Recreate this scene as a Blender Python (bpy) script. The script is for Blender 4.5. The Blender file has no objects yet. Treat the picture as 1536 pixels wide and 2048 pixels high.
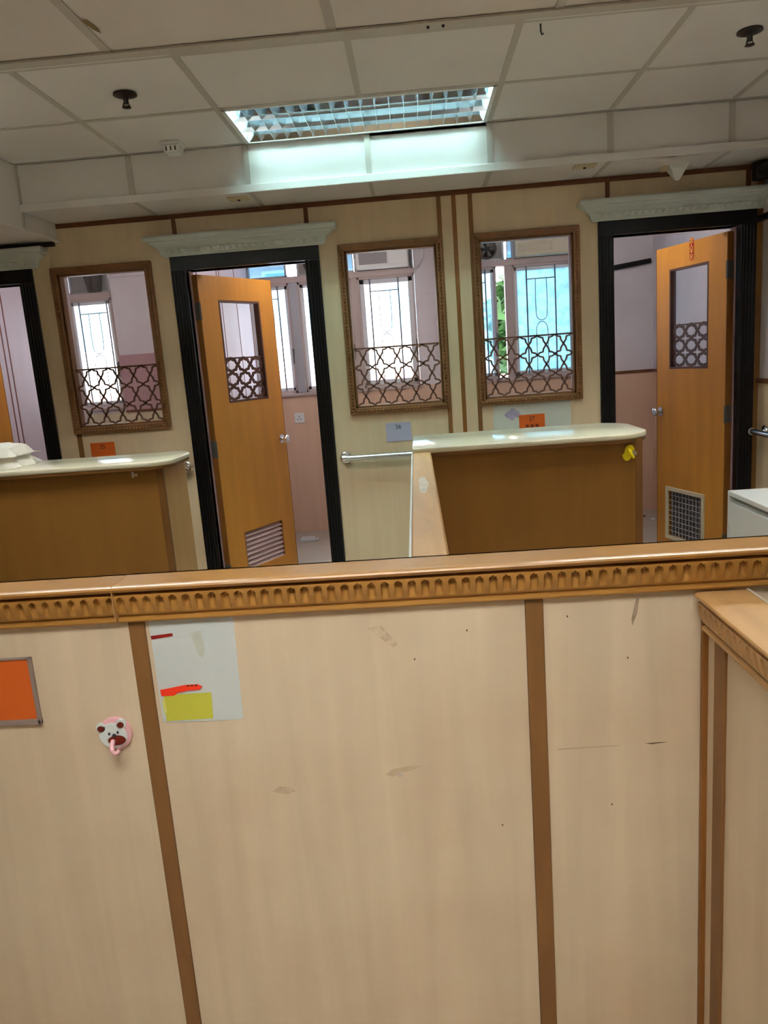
import bpy, bmesh, math, random
from mathutils import Vector, Matrix
random.seed(7)
R = math.radians
scene = bpy.context.scene
COL = scene.collection
FLOOR = 1.45                      # camera height above the floor; z below is measured from the camera, +FLOOR on build

# ------------------------------------------------------------------ camera
PITCH, ROLL, YAW, FPX = R(11.301), R(-4.2646), R(3.0719), 1509.3
fw = Vector((-math.sin(YAW) * math.cos(PITCH), math.cos(YAW) * math.cos(PITCH), -math.sin(PITCH)))
r0 = Vector((math.cos(YAW), math.sin(YAW), 0)); u0 = r0.cross(fw)
rr = r0 * math.cos(ROLL) + u0 * math.sin(ROLL); uu = -r0 * math.sin(ROLL) + u0 * math.cos(ROLL)
cam = bpy.data.cameras.new('camera'); cam.sensor_fit = 'VERTICAL'; cam.sensor_height = 36
cam.lens = FPX / 2048 * 36; cam.clip_start = .02
co = bpy.data.objects.new('camera', cam); COL.objects.link(co)
m3 = Matrix((rr, uu, -fw)).transposed()
co.matrix_world = Matrix.Translation((0, 0, FLOOR)) @ m3.to_4x4()
scene.camera = co

# ------------------------------------------------------------------ sky, sun, exposure
world = bpy.data.worlds.new('world'); scene.world = world; world.use_nodes = True
bg = world.node_tree.nodes['Background']
bg.inputs[0].default_value = (.70, .86, 1.0, 1); bg.inputs[1].default_value = 1.7
sun = bpy.data.lights.new('sun', 'SUN'); sun.energy = 1.8; sun.angle = R(1); sun.color = (1, .95, .86)
so = bpy.data.objects.new('sun', sun); COL.objects.link(so)
so.rotation_euler = (R(42), 0, R(-18)); so.location = (0, 0, 12)   # shines towards +Y and down: on the houses across the yard
vs = scene.view_settings
vs.view_transform = 'Standard'; vs.look = 'None'; vs.exposure = 2.42; vs.gamma = 1.0; vs.use_curve_mapping = False
TUBE = 10.5                       # emission of the fluorescent tubes over the aisle
TUBE_NEAR = 21.5                  # tubes of the two fittings above the near cubicle
TUBE_SIDE_FILL = 3.0                   # two out-of-view fill fittings, added to brighten the aisle
TUBE_TRAY_FILL = 20.0                  # two fill fittings added in the hidden tray row to light the back wall
TUBE_ROOM_FILL = 17.0                   # unseen battens added to brighten the rooms beyond
scene.cycles.max_bounces = 6
scene.cycles.caustics_reflective = False; scene.cycles.caustics_refractive = False
scene.cycles.sample_clamp_indirect = 6

# ------------------------------------------------------------------ materials
def lin(c):
    return tuple((v / 255 / 12.92) if v / 255 <= .04045 else ((v / 255 + .055) / 1.055) ** 2.4 for v in c)
MATS = {}
def mat(name, rgb, rough=.6, metal=0., var=0., vscale=(3, 3, 3), bump=0., bscale=40., spec=.4, blotch=0., coat=0.):
    if name in MATS: return MATS[name]
    m = bpy.data.materials.new(name); m.use_nodes = True
    nt = m.node_tree; b = nt.nodes['Principled BSDF']; c = lin(rgb)
    b.inputs['Roughness'].default_value = rough; b.inputs['Metallic'].default_value = metal
    b.inputs['Specular IOR Level'].default_value = spec
    if coat: b.inputs['Coat Weight'].default_value = coat; b.inputs['Coat Roughness'].default_value = .15
    tc = nt.nodes.new('ShaderNodeTexCoord')
    last = None
    if var or blotch:
        rgbn = nt.nodes.new('ShaderNodeRGB'); rgbn.outputs[0].default_value = (*c, 1); last = rgbn.outputs[0]
    if var:
        mp = nt.nodes.new('ShaderNodeMapping'); mp.inputs['Scale'].default_value = vscale
        nt.links.new(tc.outputs['Object'], mp.inputs[0])
        n = nt.nodes.new('ShaderNodeTexNoise'); n.inputs['Scale'].default_value = 1; n.inputs['Detail'].default_value = 5
        n.inputs['Distortion'].default_value = .6
        nt.links.new(mp.outputs[0], n.inputs['Vector'])
        hs = nt.nodes.new('ShaderNodeHueSaturation')
        mr = nt.nodes.new('ShaderNodeMapRange'); mr.inputs[1].default_value = .3; mr.inputs[2].default_value = .7
        mr.inputs[3].default_value = 1 - var; mr.inputs[4].default_value = 1 + var
        nt.links.new(n.outputs[0], mr.inputs[0]); nt.links.new(mr.outputs[0], hs.inputs['Value'])
        nt.links.new(last, hs.inputs['Color']); last = hs.outputs[0]
    if blotch:
        n2 = nt.nodes.new('ShaderNodeTexNoise'); n2.inputs['Scale'].default_value = 3.3; n2.inputs['Detail'].default_value = 4
        nt.links.new(tc.outputs['Object'], n2.inputs['Vector'])
        mr2 = nt.nodes.new('ShaderNodeMapRange'); mr2.inputs[1].default_value = .42; mr2.inputs[2].default_value = .72
        mr2.inputs[3].default_value = 0; mr2.inputs[4].default_value = blotch
        nt.links.new(n2.outputs[0], mr2.inputs[0])
        mx = nt.nodes.new('ShaderNodeMixRGB'); mx.blend_type = 'MULTIPLY'; mx.inputs[2].default_value = (.78, .66, .56, 1)
        nt.links.new(mr2.outputs[0], mx.inputs[0]); nt.links.new(last, mx.inputs[1]); last = mx.outputs[0]
    if last is not None: nt.links.new(last, b.inputs['Base Color'])
    else: b.inputs['Base Color'].default_value = (*c, 1)
    if bump:
        n3 = nt.nodes.new('ShaderNodeTexNoise'); n3.inputs['Scale'].default_value = bscale; n3.inputs['Detail'].default_value = 3
        nt.links.new(tc.outputs['Object'], n3.inputs['Vector'])
        bp = nt.nodes.new('ShaderNodeBump'); bp.inputs['Strength'].default_value = bump; bp.inputs['Distance'].default_value = .004
        nt.links.new(n3.outputs[0], bp.inputs['Height']); nt.links.new(bp.outputs[0], b.inputs['Normal'])
    MATS[name] = m
    return m
def emit(name, rgb, s):
    m = bpy.data.materials.new(name); m.use_nodes = True; nt = m.node_tree
    e = nt.nodes.new('ShaderNodeEmission'); e.inputs[0].default_value = (*rgb, 1); e.inputs[1].default_value = s
    nt.links.new(e.outputs[0], nt.nodes['Material Output'].inputs[0]); return m
def glass(name, tint=(1, 1, 1), refl=.08, frost=0.):
    m = bpy.data.materials.new(name); m.use_nodes = True; nt = m.node_tree
    t = nt.nodes.new('ShaderNodeBsdfTransparent'); t.inputs[0].default_value = (*tint, 1)
    g = nt.nodes.new('ShaderNodeBsdfGlossy'); g.inputs['Roughness'].default_value = .03
    lw = nt.nodes.new('ShaderNodeLayerWeight'); pw = nt.nodes.new('ShaderNodeMath'); pw.operation = 'POWER'; pw.inputs[1].default_value = 4.0
    nt.links.new(lw.outputs['Facing'], pw.inputs[0]); lw.inputs[0].default_value = .5
    fr = nt.nodes.new('ShaderNodeMapRange'); fr.inputs[3].default_value = .03; fr.inputs[4].default_value = .7   # same from both faces of the sheet
    nt.links.new(pw.outputs[0], fr.inputs[0])
    mx = nt.nodes.new('ShaderNodeMixShader'); nt.links.new(fr.outputs[0], mx.inputs[0])
    src = t.outputs[0]
    if frost:
        tl = nt.nodes.new('ShaderNodeBsdfTranslucent'); tl.inputs[0].default_value = (*tint, 1)
        tc = nt.nodes.new('ShaderNodeTexCoord'); n = nt.nodes.new('ShaderNodeTexNoise')
        n.inputs['Scale'].default_value = 14; n.inputs['Detail'].default_value = 4
        nt.links.new(tc.outputs['Object'], n.inputs['Vector'])
        mr = nt.nodes.new('ShaderNodeMapRange'); mr.inputs[1].default_value = .35; mr.inputs[2].default_value = .65
        mr.inputs[3].default_value = max(0, frost - .18); mr.inputs[4].default_value = min(1, frost + .18)
        nt.links.new(n.outputs[0], mr.inputs[0])
        m2 = nt.nodes.new('ShaderNodeMixShader'); nt.links.new(mr.outputs[0], m2.inputs[0])
        nt.links.new(t.outputs[0], m2.inputs[1]); nt.links.new(tl.outputs[0], m2.inputs[2]); src = m2.outputs[0]
    nt.links.new(src, mx.inputs[1]); nt.links.new(g.outputs[0], mx.inputs[2])
    nt.links.new(mx.outputs[0], nt.nodes['Material Output'].inputs[0]); return m

LAM = mat('beige laminate', (224, 206, 178), .45, var=.07, vscale=(16, 16, 1.0), blotch=.4, spec=.35)
LAMW = mat('beige laminate wall', (226, 204, 168), .42, var=.05, vscale=(16, 16, 1.0), blotch=.15, spec=.4)
STRIP = mat('brown batten', (134, 94, 52), .5, var=.12, vscale=(20, 20, 4), spec=.35)
STRIPD = mat('dark brown batten', (110, 66, 34), .5, var=.1, vscale=(20, 20, 3))
STRIPO = mat('amber brown batten', (142, 92, 40), .45, var=.1, vscale=(20, 20, 3))
OAK = mat('varnished oak', (174, 126, 60), .32, var=.08, vscale=(3, 24, 24), spec=.5, bump=.05, bscale=60)
OAKY = mat('worn varnished oak', (196, 154, 100), .45, var=.12, vscale=(24, 3, 24), spec=.45, blotch=.3)
COUNTER = mat('brown laminate', (142, 99, 42), .5, var=.08, vscale=(9, 9, 1.2), spec=.3)
COUNTERE = mat('tan laminate end', (190, 150, 96), .5, var=.06, vscale=(9, 9, 1.2), spec=.3)
CTOP = mat('cream laminate top', (222, 216, 190), .12, var=.02, spec=.5)
EDGE = mat('brown edge band', (122, 82, 38), .45, var=.1, vscale=(10, 10, 3))
DOORM = mat('orange veneer', (198, 134, 48), .35, var=.1, vscale=(12, 12, 1.3), spec=.45)
DOORD = mat('brown veneer edge', (140, 88, 36), .45, var=.1, vscale=(10, 10, 2))
BLACK = mat('black gloss paint', (9, 11, 14), .3, spec=.35)
CORN = mat('grey white paint', (214, 222, 216), .55, var=.04, vscale=(6, 6, 6))
TILE = mat('ceiling tile', (230, 226, 222), .85, var=.025, vscale=(2, 2, 2), bump=.12, bscale=180)
TEE = mat('tee bar', (196, 190, 180), .55, var=.05, vscale=(4, 4, 4))
WHITE = mat('white plastic', (232, 232, 228), .45, var=.015)
IVORY = mat('aged ivory plastic', (214, 200, 166), .5, var=.05)
PLASTER = mat('lilac white plaster', (222, 214, 216), .8, var=.05, vscale=(3, 3, 2), bump=.08)
PEACH = mat('peach laminate', (224, 188, 160), .55, var=.05, vscale=(10, 10, 1))
PINK = mat('pink paint', (184, 146, 150), .7, var=.05)
LILAC = mat('lilac panel', (218, 206, 218), .5, var=.05, vscale=(8, 8, 1))
SLATM = mat('mauve brown slat', (196, 164, 158), .5, var=.05)
MAROON = mat('maroon joint', (120, 62, 52), .6, var=.05)
BROWNF = mat('carved brown frame', (136, 94, 56), .45, var=.12, vscale=(18, 18, 18), bump=.1, bscale=90)
FRETB = mat('brown fretwork', (122, 88, 70), .5, var=.1)
FRETD = mat('dark brown fretwork', (92, 58, 44), .5, var=.1)
CHROME = mat('chrome', (226, 226, 228), .12, 1.0, var=.01)
STEEL = mat('brushed steel', (200, 204, 206), .25, 1.0, var=.03, vscale=(4, 60, 60))
ALU = mat('grey aluminium', (176, 176, 180), .45, .3, var=.03)
ALUW = mat('white aluminium', (226, 228, 232), .45, var=.02)
ALUP = mat('pinkish painted frame', (190, 172, 166), .5, var=.04)
GRILL = mat('grey iron', (120, 124, 136), .5, .2, var=.05)
DARK = mat('dark plastic', (38, 36, 36), .5, var=.05)
DGREY = mat('dark grey metal', (92, 88, 84), .5, .2, var=.05)
GREYP = mat('grey panel', (150, 146, 142), .6, var=.05)
ACG = mat('grey grille', (156, 150, 150), .6, var=.03)
ACB = mat('beige casing', (206, 194, 166), .5, var=.03)
ORANGE = mat('orange card', (222, 104, 38), .45, var=.03)
GREYFR = mat('grey sign frame', (150, 134, 126), .4, var=.04)
LILACS = mat('pale lilac card', (188, 188, 212), .45, var=.02)
PAPER = mat('white paper', (214, 222, 222), .4, var=.03, vscale=(8, 8, 8))
PAPERG = mat('pale green paper', (206, 212, 200), .5, var=.03, vscale=(8, 8, 8))
STAIN = mat('lilac stain', (176, 168, 196), .6, var=.15, vscale=(30, 30, 30))
REDF = mat('fluorescent red tape', (255, 62, 34), .5, var=.02)
DKRED = mat('dark red tape', (150, 26, 22), .5, var=.05)
YELC = mat('yellow green card', (204, 204, 74), .4, var=.03, vscale=(10, 10, 10))
PINKH = mat('pink plastic', (240, 186, 194), .3, var=.01, spec=.5)
BEARW = mat('white plastic face', (226, 236, 236), .3, var=.01, spec=.5)
BEARB = mat('brown print', (112, 34, 20), .35, var=.05)
EYE = mat('dark print', (54, 54, 70), .4, var=.02)
YELH = mat('yellow plastic', (226, 204, 20), .4, var=.03)
INK = mat('black ink', (42, 36, 34), .6, var=.02)
INKR = mat('dark red ink', (120, 50, 24), .6, var=.02)
GOLD = mat('gold print', (250, 205, 90), .45, var=.02)
REDS = mat('red glossy paper', (150, 20, 14), .35, var=.03)
TOWEL = mat('white towelling', (228, 224, 214), .95, var=.04, vscale=(9, 9, 9), bump=.5, bscale=150)
CABW = mat('white cabinet laminate', (240, 242, 240), .4, var=.015)
FLOORM = mat('beige vinyl floor', (186, 174, 160), .4, var=.06, vscale=(2, 2, 2), blotch=.2)
GRIMEM = mat('brown dirt', (98, 74, 58), .9, var=.2, vscale=(30, 30, 30))
CHALK = mat('pale scuff', (214, 204, 190), .8, var=.1, vscale=(30, 30, 30))
DUCT = mat('black conduit', (16, 16, 18), .5, spec=.3)
LOUVX = mat('satin louvre aluminium', (206, 216, 224), .22, 1.0, var=.01)
LOUV = mat('bright louvre aluminium', (206, 216, 224), .07, 1.0, var=.01)
TRAY = mat('white enamel tray', (220, 226, 228), .45, var=.01)
SPRK = mat('dark bronze', (60, 54, 50), .35, .6, var=.05)
FACADE = mat('pale facade tiles', (232, 226, 220), .8, var=.04, vscale=(1, 1, 1))
FACPINK = mat('pink facade band', (214, 160, 146), .8, var=.05)
WINBLUE = mat('far blue glass', (150, 196, 214), .15, var=.05)
LEAF = mat('green leaf', (58, 92, 44), .5, var=.25, vscale=(6, 6, 6))
BARK = mat('grey bark', (110, 96, 82), .9, var=.2, vscale=(20, 20, 4), bump=.4)
CONC = mat('pale concrete', (196, 190, 182), .9, var=.06)
GLASS = glass('clear glass')
GLASSB = glass('bluish patterned glass', (.42, .62, .72), frost=.6)
GLASST = glass('blue tinted glass', (.32, .42, .50))
GLASSC = glass('pale bluish glass', (.55, .78, .90), frost=.25)
LITE1 = emit('cool white tube', (.64, 1.0, .98), TUBE)
LITE2 = emit('warm white tube', (1.0, .96, .89), TUBE_NEAR)
LITE4 = emit('white tray fill tube', (1.0, 1.0, .94), TUBE_TRAY_FILL)
LITE5 = emit('white room fill tube', (1.0, .95, .90), TUBE_ROOM_FILL)
LITE3 = emit('neutral white fill tube', (1.0, .94, .84), TUBE_SIDE_FILL)

# ------------------------------------------------------------------ geometry helpers
class MB:
    """collects faces; coordinates in metres, z relative to the camera unless built with local=True"""
    def __init__(s): s.v = []; s.f = []
    def add(s, vs, fs):
        o = len(s.v); s.v += [tuple(p) for p in vs]; s.f += [tuple(i + o for i in f) for f in fs]; return s
    def box(s, x0, x1, y0, y1, z0, z1):
        return s.add([(x0, y0, z0), (x1, y0, z0), (x1, y1, z0), (x0, y1, z0), (x0, y0, z1), (x1, y0, z1), (x1, y1, z1), (x0, y1, z1)],
                     [(0, 3, 2, 1), (4, 5, 6, 7), (0, 1, 5, 4), (1, 2, 6, 5), (2, 3, 7, 6), (3, 0, 4, 7)])
    def prism(s, pts, axis, a, b):
        """pts 2-D outline; axis 'x': pts are (y,z); 'y': (x,z); 'z': (x,y)"""
        n = len(pts)
        def P(p, t): return (t, p[0], p[1]) if axis == 'x' else (p[0], t, p[1]) if axis == 'y' else (p[0], p[1], t)
        vs = [P(p, a) for p in pts] + [P(p, b) for p in pts]
        fs = [tuple(range(n)), tuple(range(2 * n - 1, n - 1, -1))] + [(i, (i + 1) % n, n + (i + 1) % n, n + i) for i in range(n)]
        return s.add(vs, fs)
    def tube(s, path, r, n=8, closed=False, cap=True):
        path = [Vector(p) for p in path]; rings = []; N = len(path)
        for i, p in enumerate(path):
            d = (path[(i + 1) % N] - path[i - 1]) if closed else (path[min(i + 1, N - 1)] - path[max(i - 1, 0)])
            d.normalize(); ref = Vector((0, 0, 1)) if abs(d.z) < .9 else Vector((1, 0, 0))
            a = d.cross(ref).normalized(); b = d.cross(a)
            ri = r[i] if isinstance(r, (list, tuple)) else r
            rings.append([p + a * math.cos(t * 2 * math.pi / n) * ri + b * math.sin(t * 2 * math.pi / n) * ri for t in range(n)])
        vs = [q for ring in rings for q in ring]; fs = []
        for i in range(N if closed else N - 1):
            j = (i + 1) % N
            for t in range(n): fs.append((i * n + t, i * n + (t + 1) % n, j * n + (t + 1) % n, j * n + t))
        if cap and not closed: fs += [tuple(range(n - 1, -1, -1)), tuple((N - 1) * n + t for t in range(n))]
        return s.add(vs, fs)
    def lathe(s, prof, c, axis='z', n=20):
        """prof: list of (radius, height along axis)"""
        vs = []
        for r, h in prof:
            for t in range(n):
                a = 2 * math.pi * t / n; p, q = r * math.cos(a), r * math.sin(a)
                vs.append((c[0] + p, c[1] + q, c[2] + h) if axis == 'z' else (c[0] + p, c[1] + h, c[2] + q) if axis == 'y' else (c[0] + h, c[1] + p, c[2] + q))
        fs = []
        for i in range(len(prof) - 1):
            for t in range(n): fs.append((i * n + t, i * n + (t + 1) % n, (i + 1) * n + (t + 1) % n, (i + 1) * n + t))
        fs += [tuple(range(n)), tuple((len(prof) - 1) * n + t for t in range(n - 1, -1, -1))]
        return s.add(vs, fs)
ORG = {}
def link(o, parent=None, org=None):
    COL.objects.link(o)
    if parent: o.parent = parent
def obj(name, mb, m, parent=None, bev=0., seg=2, smooth=False, local=False, base=None, kind=None):
    """one mesh object. World coordinates unless local (then in the parent's frame)."""
    me = bpy.data.meshes.new(name)
    if local: vs = mb.v; org = None
    else:
        w = [Vector((x, y, z + FLOOR)) for x, y, z in mb.v]
        po = ORG.get(parent.name, Vector()) if parent else None
        if parent: org = po.copy()
        else:
            lo = Vector([min(p[i] for p in w) for i in range(3)]); hi = Vector([max(p[i] for p in w) for i in range(3)])
            org = Vector(((lo.x + hi.x) / 2, (lo.y + hi.y) / 2, lo.z))
        vs = [p - org for p in w]
    me.from_pydata([tuple(p) for p in vs], [], mb.f)
    bm = bmesh.new(); bm.from_mesh(me)
    bmesh.ops.recalc_face_normals(bm, faces=bm.faces)
    if bev:
        ed = [e for e in bm.edges if len(e.link_faces) == 2 and e.calc_face_angle(0) > .5]
        bmesh.ops.bevel(bm, geom=ed, offset=bev, segments=seg, affect='EDGES', profile=.5)
    if smooth:
        for f in bm.faces: f.smooth = True
    bm.to_mesh(me); bm.free()
    if smooth and hasattr(me, 'set_sharp_from_angle'): me.set_sharp_from_angle(angle=R(38))
    me.materials.append(m)
    o = bpy.data.objects.new(name, me); link(o, parent)
    if not local and not parent: o.location = org
    if not local: ORG[o.name] = org
    if kind: o['kind'] = kind
    return o
def empty(name, loc, rz=0.):
    o = bpy.data.objects.new(name, None); o.empty_display_size = .1; COL.objects.link(o)
    o.location = (loc[0], loc[1], loc[2] + FLOOR); o.rotation_euler = (0, 0, rz)
    ORG[o.name] = Vector(o.location); return o
def tag(o, label=None, cat=None, group=None, kind=None):
    if label: o['label'] = label
    if cat: o['category'] = cat
    if group: o['group'] = group
    if kind: o['kind'] = kind
    return o
def bx(*a): return MB().box(*a)
def holes_mb(x0, x1, z0, z1, y0, y1, holes, axis='y'):
    """a slab with rectangular holes (a,b,c,d) in x,z"""
    xs = sorted({x0, x1, *[min(max(h[i], x0), x1) for h in holes for i in (0, 1)]})
    zs = sorted({z0, z1, *[min(max(h[i], z0), z1) for h in holes for i in (2, 3)]})
    solid = {}
    for i in range(len(xs) - 1):
        for k in range(len(zs) - 1):
            cx, cz = (xs[i] + xs[i + 1]) / 2, (zs[k] + zs[k + 1]) / 2
            solid[i, k] = not any(h[0] < cx < h[1] and h[2] < cz < h[3] for h in holes)
    m = MB(); idx = {}
    def V(x, y, z):
        k = (round(x, 5), round(y, 5), round(z, 5))
        if k not in idx: idx[k] = len(m.v); m.v.append((x, y, z) if axis == 'y' else (y, x, z))
        return idx[k]
    for (i, k), s in solid.items():
        if not s: continue
        a, b, c, d = xs[i], xs[i + 1], zs[k], zs[k + 1]
        for y in (y0, y1): m.f.append((V(a, y, c), V(b, y, c), V(b, y, d), V(a, y, d)))
        for (di, dk), e in {(-1, 0): ((a, c), (a, d)), (1, 0): ((b, c), (b, d)), (0, -1): ((a, c), (b, c)), (0, 1): ((a, d), (b, d))}.items():
            if not solid.get((i + di, k + dk), False):
                (p, q), (u, v) = e; m.f.append((V(p, y0, q), V(u, y0, v), V(u, y1, v), V(p, y1, q)))
    return m
def text_obj(name, body, size, m, loc, parent=None, rx=90, rz=0, vertical=False):
    cu = bpy.data.curves.new(name, 'FONT'); cu.body = body; cu.size = size; cu.align_x = 'CENTER'; cu.align_y = 'CENTER'
    cu.extrude = .0004
    if vertical: cu.space_line = .82
    t = bpy.data.objects.new(name, cu); COL.objects.link(t)
    bpy.context.view_layer.update()
    dg = bpy.context.evaluated_depsgraph_get(); me = bpy.data.meshes.new_from_object(t.evaluated_get(dg))
    bpy.data.objects.remove(t); me.name = name
    o = bpy.data.objects.new(name, me); me.materials.clear(); me.materials.append(m); COL.objects.link(o)
    o.rotation_euler = (R(rx), 0, R(rz))
    if parent:
        o.parent = parent; po = ORG.get(parent.name, Vector()); o.location = Vector((loc[0], loc[1], loc[2] + FLOOR)) - po
    else: o.location = (loc[0], loc[1], loc[2] + FLOOR)
    return o

# ================================================================== STRUCTURE
WY = 4.45; FY = 6.6; RX = 1.955; RX2 = 2.02; LX = -4.2; BY = -3.2; ZF = -FLOOR
tag(obj('floor', bx(LX - .2, RX + .2, BY - .2, FY + .1, ZF - .1, ZF), FLOORM), kind='structure')
CX = [-1.98, -1.39, -.785, -.165, .445, 1.04, 1.63, RX]
ceil = tag(obj('ceiling', bx(LX - .2, RX + .2, BY - .2, WY + .05, 1.24, 1.34), PLASTER), kind='structure')
FIX = (-.785, .445, 3.53, 4.075)
TRAYFILL = [(-1.98, -.785, 2.33, 2.93), (.445, 1.63, 2.33, 2.93)]  # added fill lights, hidden behind the near ceiling edge
def in_fix(x, y, fx): return fx[0] < x < fx[1] and fx[2] < y < fx[3]
NEARFIX = [(-.785, .445, -.13, .47), (-.785, .445, -2.53, -1.93), (-1.98, -.785, 1.07, 1.67), (.445, 1.63, 1.07, 1.67)]  # last two are fill lights added for the aisle
g = .003
# raised tray of the ceiling
YL = [2.29, 2.93, 3.53, 4.075]
for i in range(len(CX) - 1):
    for j in range(3):
        if any(in_fix((CX[i] + CX[i + 1]) / 2, (YL[j] + YL[j + 1]) / 2, f) for f in [FIX] + TRAYFILL): continue
        dz = random.uniform(-.001, .002)
        obj('ceiling_tile', bx(CX[i] + g, CX[i + 1] - g, YL[j] + g, YL[j + 1] - g, 1.122 + dz, 1.135), TILE, ceil)
def tee_y(x, y0, y1, z, w=.026): obj('tee_bar', bx(x - w / 2, x + w / 2, y0, y1, z - .003, z + .004), TEE, ceil)
def tee_x(y, x0, x1, z, w=.026): obj('tee_bar', bx(x0, x1, y - w / 2, y + w / 2, z - .0035, z + .004), TEE, ceil)
for x in CX[1:-1]:
    tee_y(x, 2.93 if x in (-1.39, 1.04) else 2.29, 3.53 if x == -.165 else 4.07, 1.122)
for y in (2.93, 3.53): tee_x(y, -1.97, RX, 1.122)
tee_x(4.062, -1.97, RX, 1.1225, .02)
# near, lower ceiling
ZN = .885
YN = [2.27 - .6 * k for k in range(10)]
NX = [LX, -3.2, -2.6, -1.98] + CX[1:]
for i in range(len(NX) - 1):
    for j in range(len(YN) - 1):
        cx_, cy_ = (NX[i] + NX[i + 1]) / 2, (YN[j] + YN[j + 1]) / 2
        if any(in_fix(cx_, cy_, f) for f in NEARFIX): continue
        obj('ceiling_tile', bx(NX[i] + g, NX[i + 1] - g, YN[j + 1] + g, YN[j] - g, ZN, ZN + .014), TILE, ceil)
for x in NX[1:-1]:
    if x in (-1.39, 1.04):
        for a, b in ((BY, 1.07), (1.67, 2.27)): tee_y(x, a, b, ZN)
    elif x in (-.165,):
        for a, b in ((BY, -2.53), (-1.93, -.13), (.47, 2.27)): tee_y(x, a, b, ZN)
    else: tee_y(x, BY, 2.27, ZN)
for y in YN[1:]: tee_x(y, LX, RX, ZN)
obj('ceiling_edge_board', bx(LX, RX, 2.262, 2.282, ZN - .004, 1.24), TILE, ceil)
obj('edge_trim', bx(LX, RX, 2.246, 2.288, ZN - .008, ZN - .002), TEE, ceil)
# fascia of the dropped strip before the back wall
ZS = .895
for i in range(len(CX) - 1):
    dz = -.012 if i == 3 else 0
    obj('fascia_panel', bx(CX[i] + g, CX[i + 1] - g, 4.077, 4.09, ZS + .03 + dz, 1.118 + dz), TILE, ceil)
for x in CX[1:-1]: obj('fascia_batten', bx(x - .014, x + .014, 4.068, 4.078, ZS + .02, 1.12), TEE, ceil)
obj('fascia_trim', bx(-1.98, RX, 4.060, 4.079, ZS - .006, ZS + .032), TILE, ceil, bev=.003)
for i in range(len(CX) - 1):
    a, b = CX[i] + g, CX[i + 1] - g
    m = MB()
    if i == 5:                       # this tile has slipped out of its bar and hangs
        m.add([(a, 4.085, ZS - .001), (b, 4.085, ZS - .001), (b, WY, ZS), (a, WY, ZS), (a, 4.085, ZS + .012), (b, 4.085, ZS + .012), (b, WY, ZS + .012), (a, WY, ZS + .012),
               ((a + b) / 2, 4.085, ZS - .022), ((a + b) / 2, 4.085, ZS - .010), ((a + b) / 2, WY, ZS), ((a + b) / 2, WY, ZS + .012)],
              [(0, 8, 10, 3), (8, 1, 2, 10), (4, 7, 11, 9), (9, 11, 6, 5), (0, 4, 9, 8), (8, 9, 5, 1), (3, 10, 11, 7), (10, 2, 6, 11), (0, 3, 7, 4), (1, 5, 6, 2)])
    else: m.box(a, b, 4.08, WY, ZS, ZS + .012)
    obj('soffit_tile', m, TILE, ceil)
for x in CX[1:-1]: tee_y(x, 4.08, WY, ZS, .022)
# left dropped bulkhead
for a, b in ((2.29, 2.93), (2.93, 3.53), (3.53, 4.07), (4.09, WY)):
    obj('fascia_panel', bx(-1.995, -1.98, a + g, b - g, .803, 1.12), TILE, ceil)
obj('corner_bead', bx(-1.984, -1.972, 4.062, 4.076, .80, 1.12), TEE, ceil)
obj('fascia_trim', bx(-2.0, -1.972, 2.29, WY, .795, .815), TILE, ceil, bev=.003)
for a, b in ((-4.2, -3.2), (-3.2, -2.6), (-2.6, -1.99)):
    for y0, y1 in ((2.29, 2.93), (2.93, 3.53), (3.53, 4.07), (4.07, WY)):
        obj('soffit_tile', bx(a + g, b - g, y0 + g, y1 - g, .80, .812), TILE, ceil)

# --- back wall with the three doorways and three viewing windows
DOORS = {'door_1': (-2.93, -2.238), 'door_2': (-1.266, -.579), 'door_3': (1.142, 1.834)}
WINS = {'window_1': (-2.05, -1.46), 'window_2': (-.391, .197), 'window_3': (.364, .957)}   # outer frame edges
WZ0, WZ1 = -.298, .655
HEAD = .587
holes = [(a, b, ZF - 1, HEAD) for a, b in DOORS.values()] + [(a + .04, b - .04, WZ0 + .035, WZ1 - .035) for a, b in WINS.values()]
wb = tag(obj('wall_back', holes_mb(LX, RX2 + .1, ZF, 1.24, WY + .006, WY + .1, holes), PLASTER), kind='structure')
PX = [LX, -3.35, -2.04, -1.304, -.552, .19, .273, .364, 1.115, 1.879, RX]
for a, b in zip(PX, PX[1:]):
    obj('wall_panel', holes_mb(a + .001, b - .001, ZF, .9, WY, WY + .006, holes), LAMW, wb)
def batten(x, z0, z1, w, m): obj('batten', bx(x - w / 2, x + w / 2, WY - .006, WY + .002, z0, z1), m, wb, bev=.0015, seg=1)
for x in (-1.304, -.552, 1.115): batten(x, .66, .89, .024, STRIPD)
batten(1.872, .66, .89, .026, STRIPD)
batten(.190, ZF, .89, .024, STRIP); batten(.273, ZF, .89, .023, STRIPO); batten(.364, ZF, .89, .024, STRIP)
batten(-2.028, ZF, WZ0, .03, STRIP); batten(1.937, ZF, .89, .034, STRIP)
obj('top_trim_or_gap', bx(-1.98, RX, WY - .009, WY, .868, .893), STRIPD, wb, bev=.002)
bd = obj('top_trim_or_gap', bx(LX, -2.0, WY - .02, WY, .775, .80), DARK, wb)  # dark colour stands in for the unlit gap above the left cornice

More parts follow.
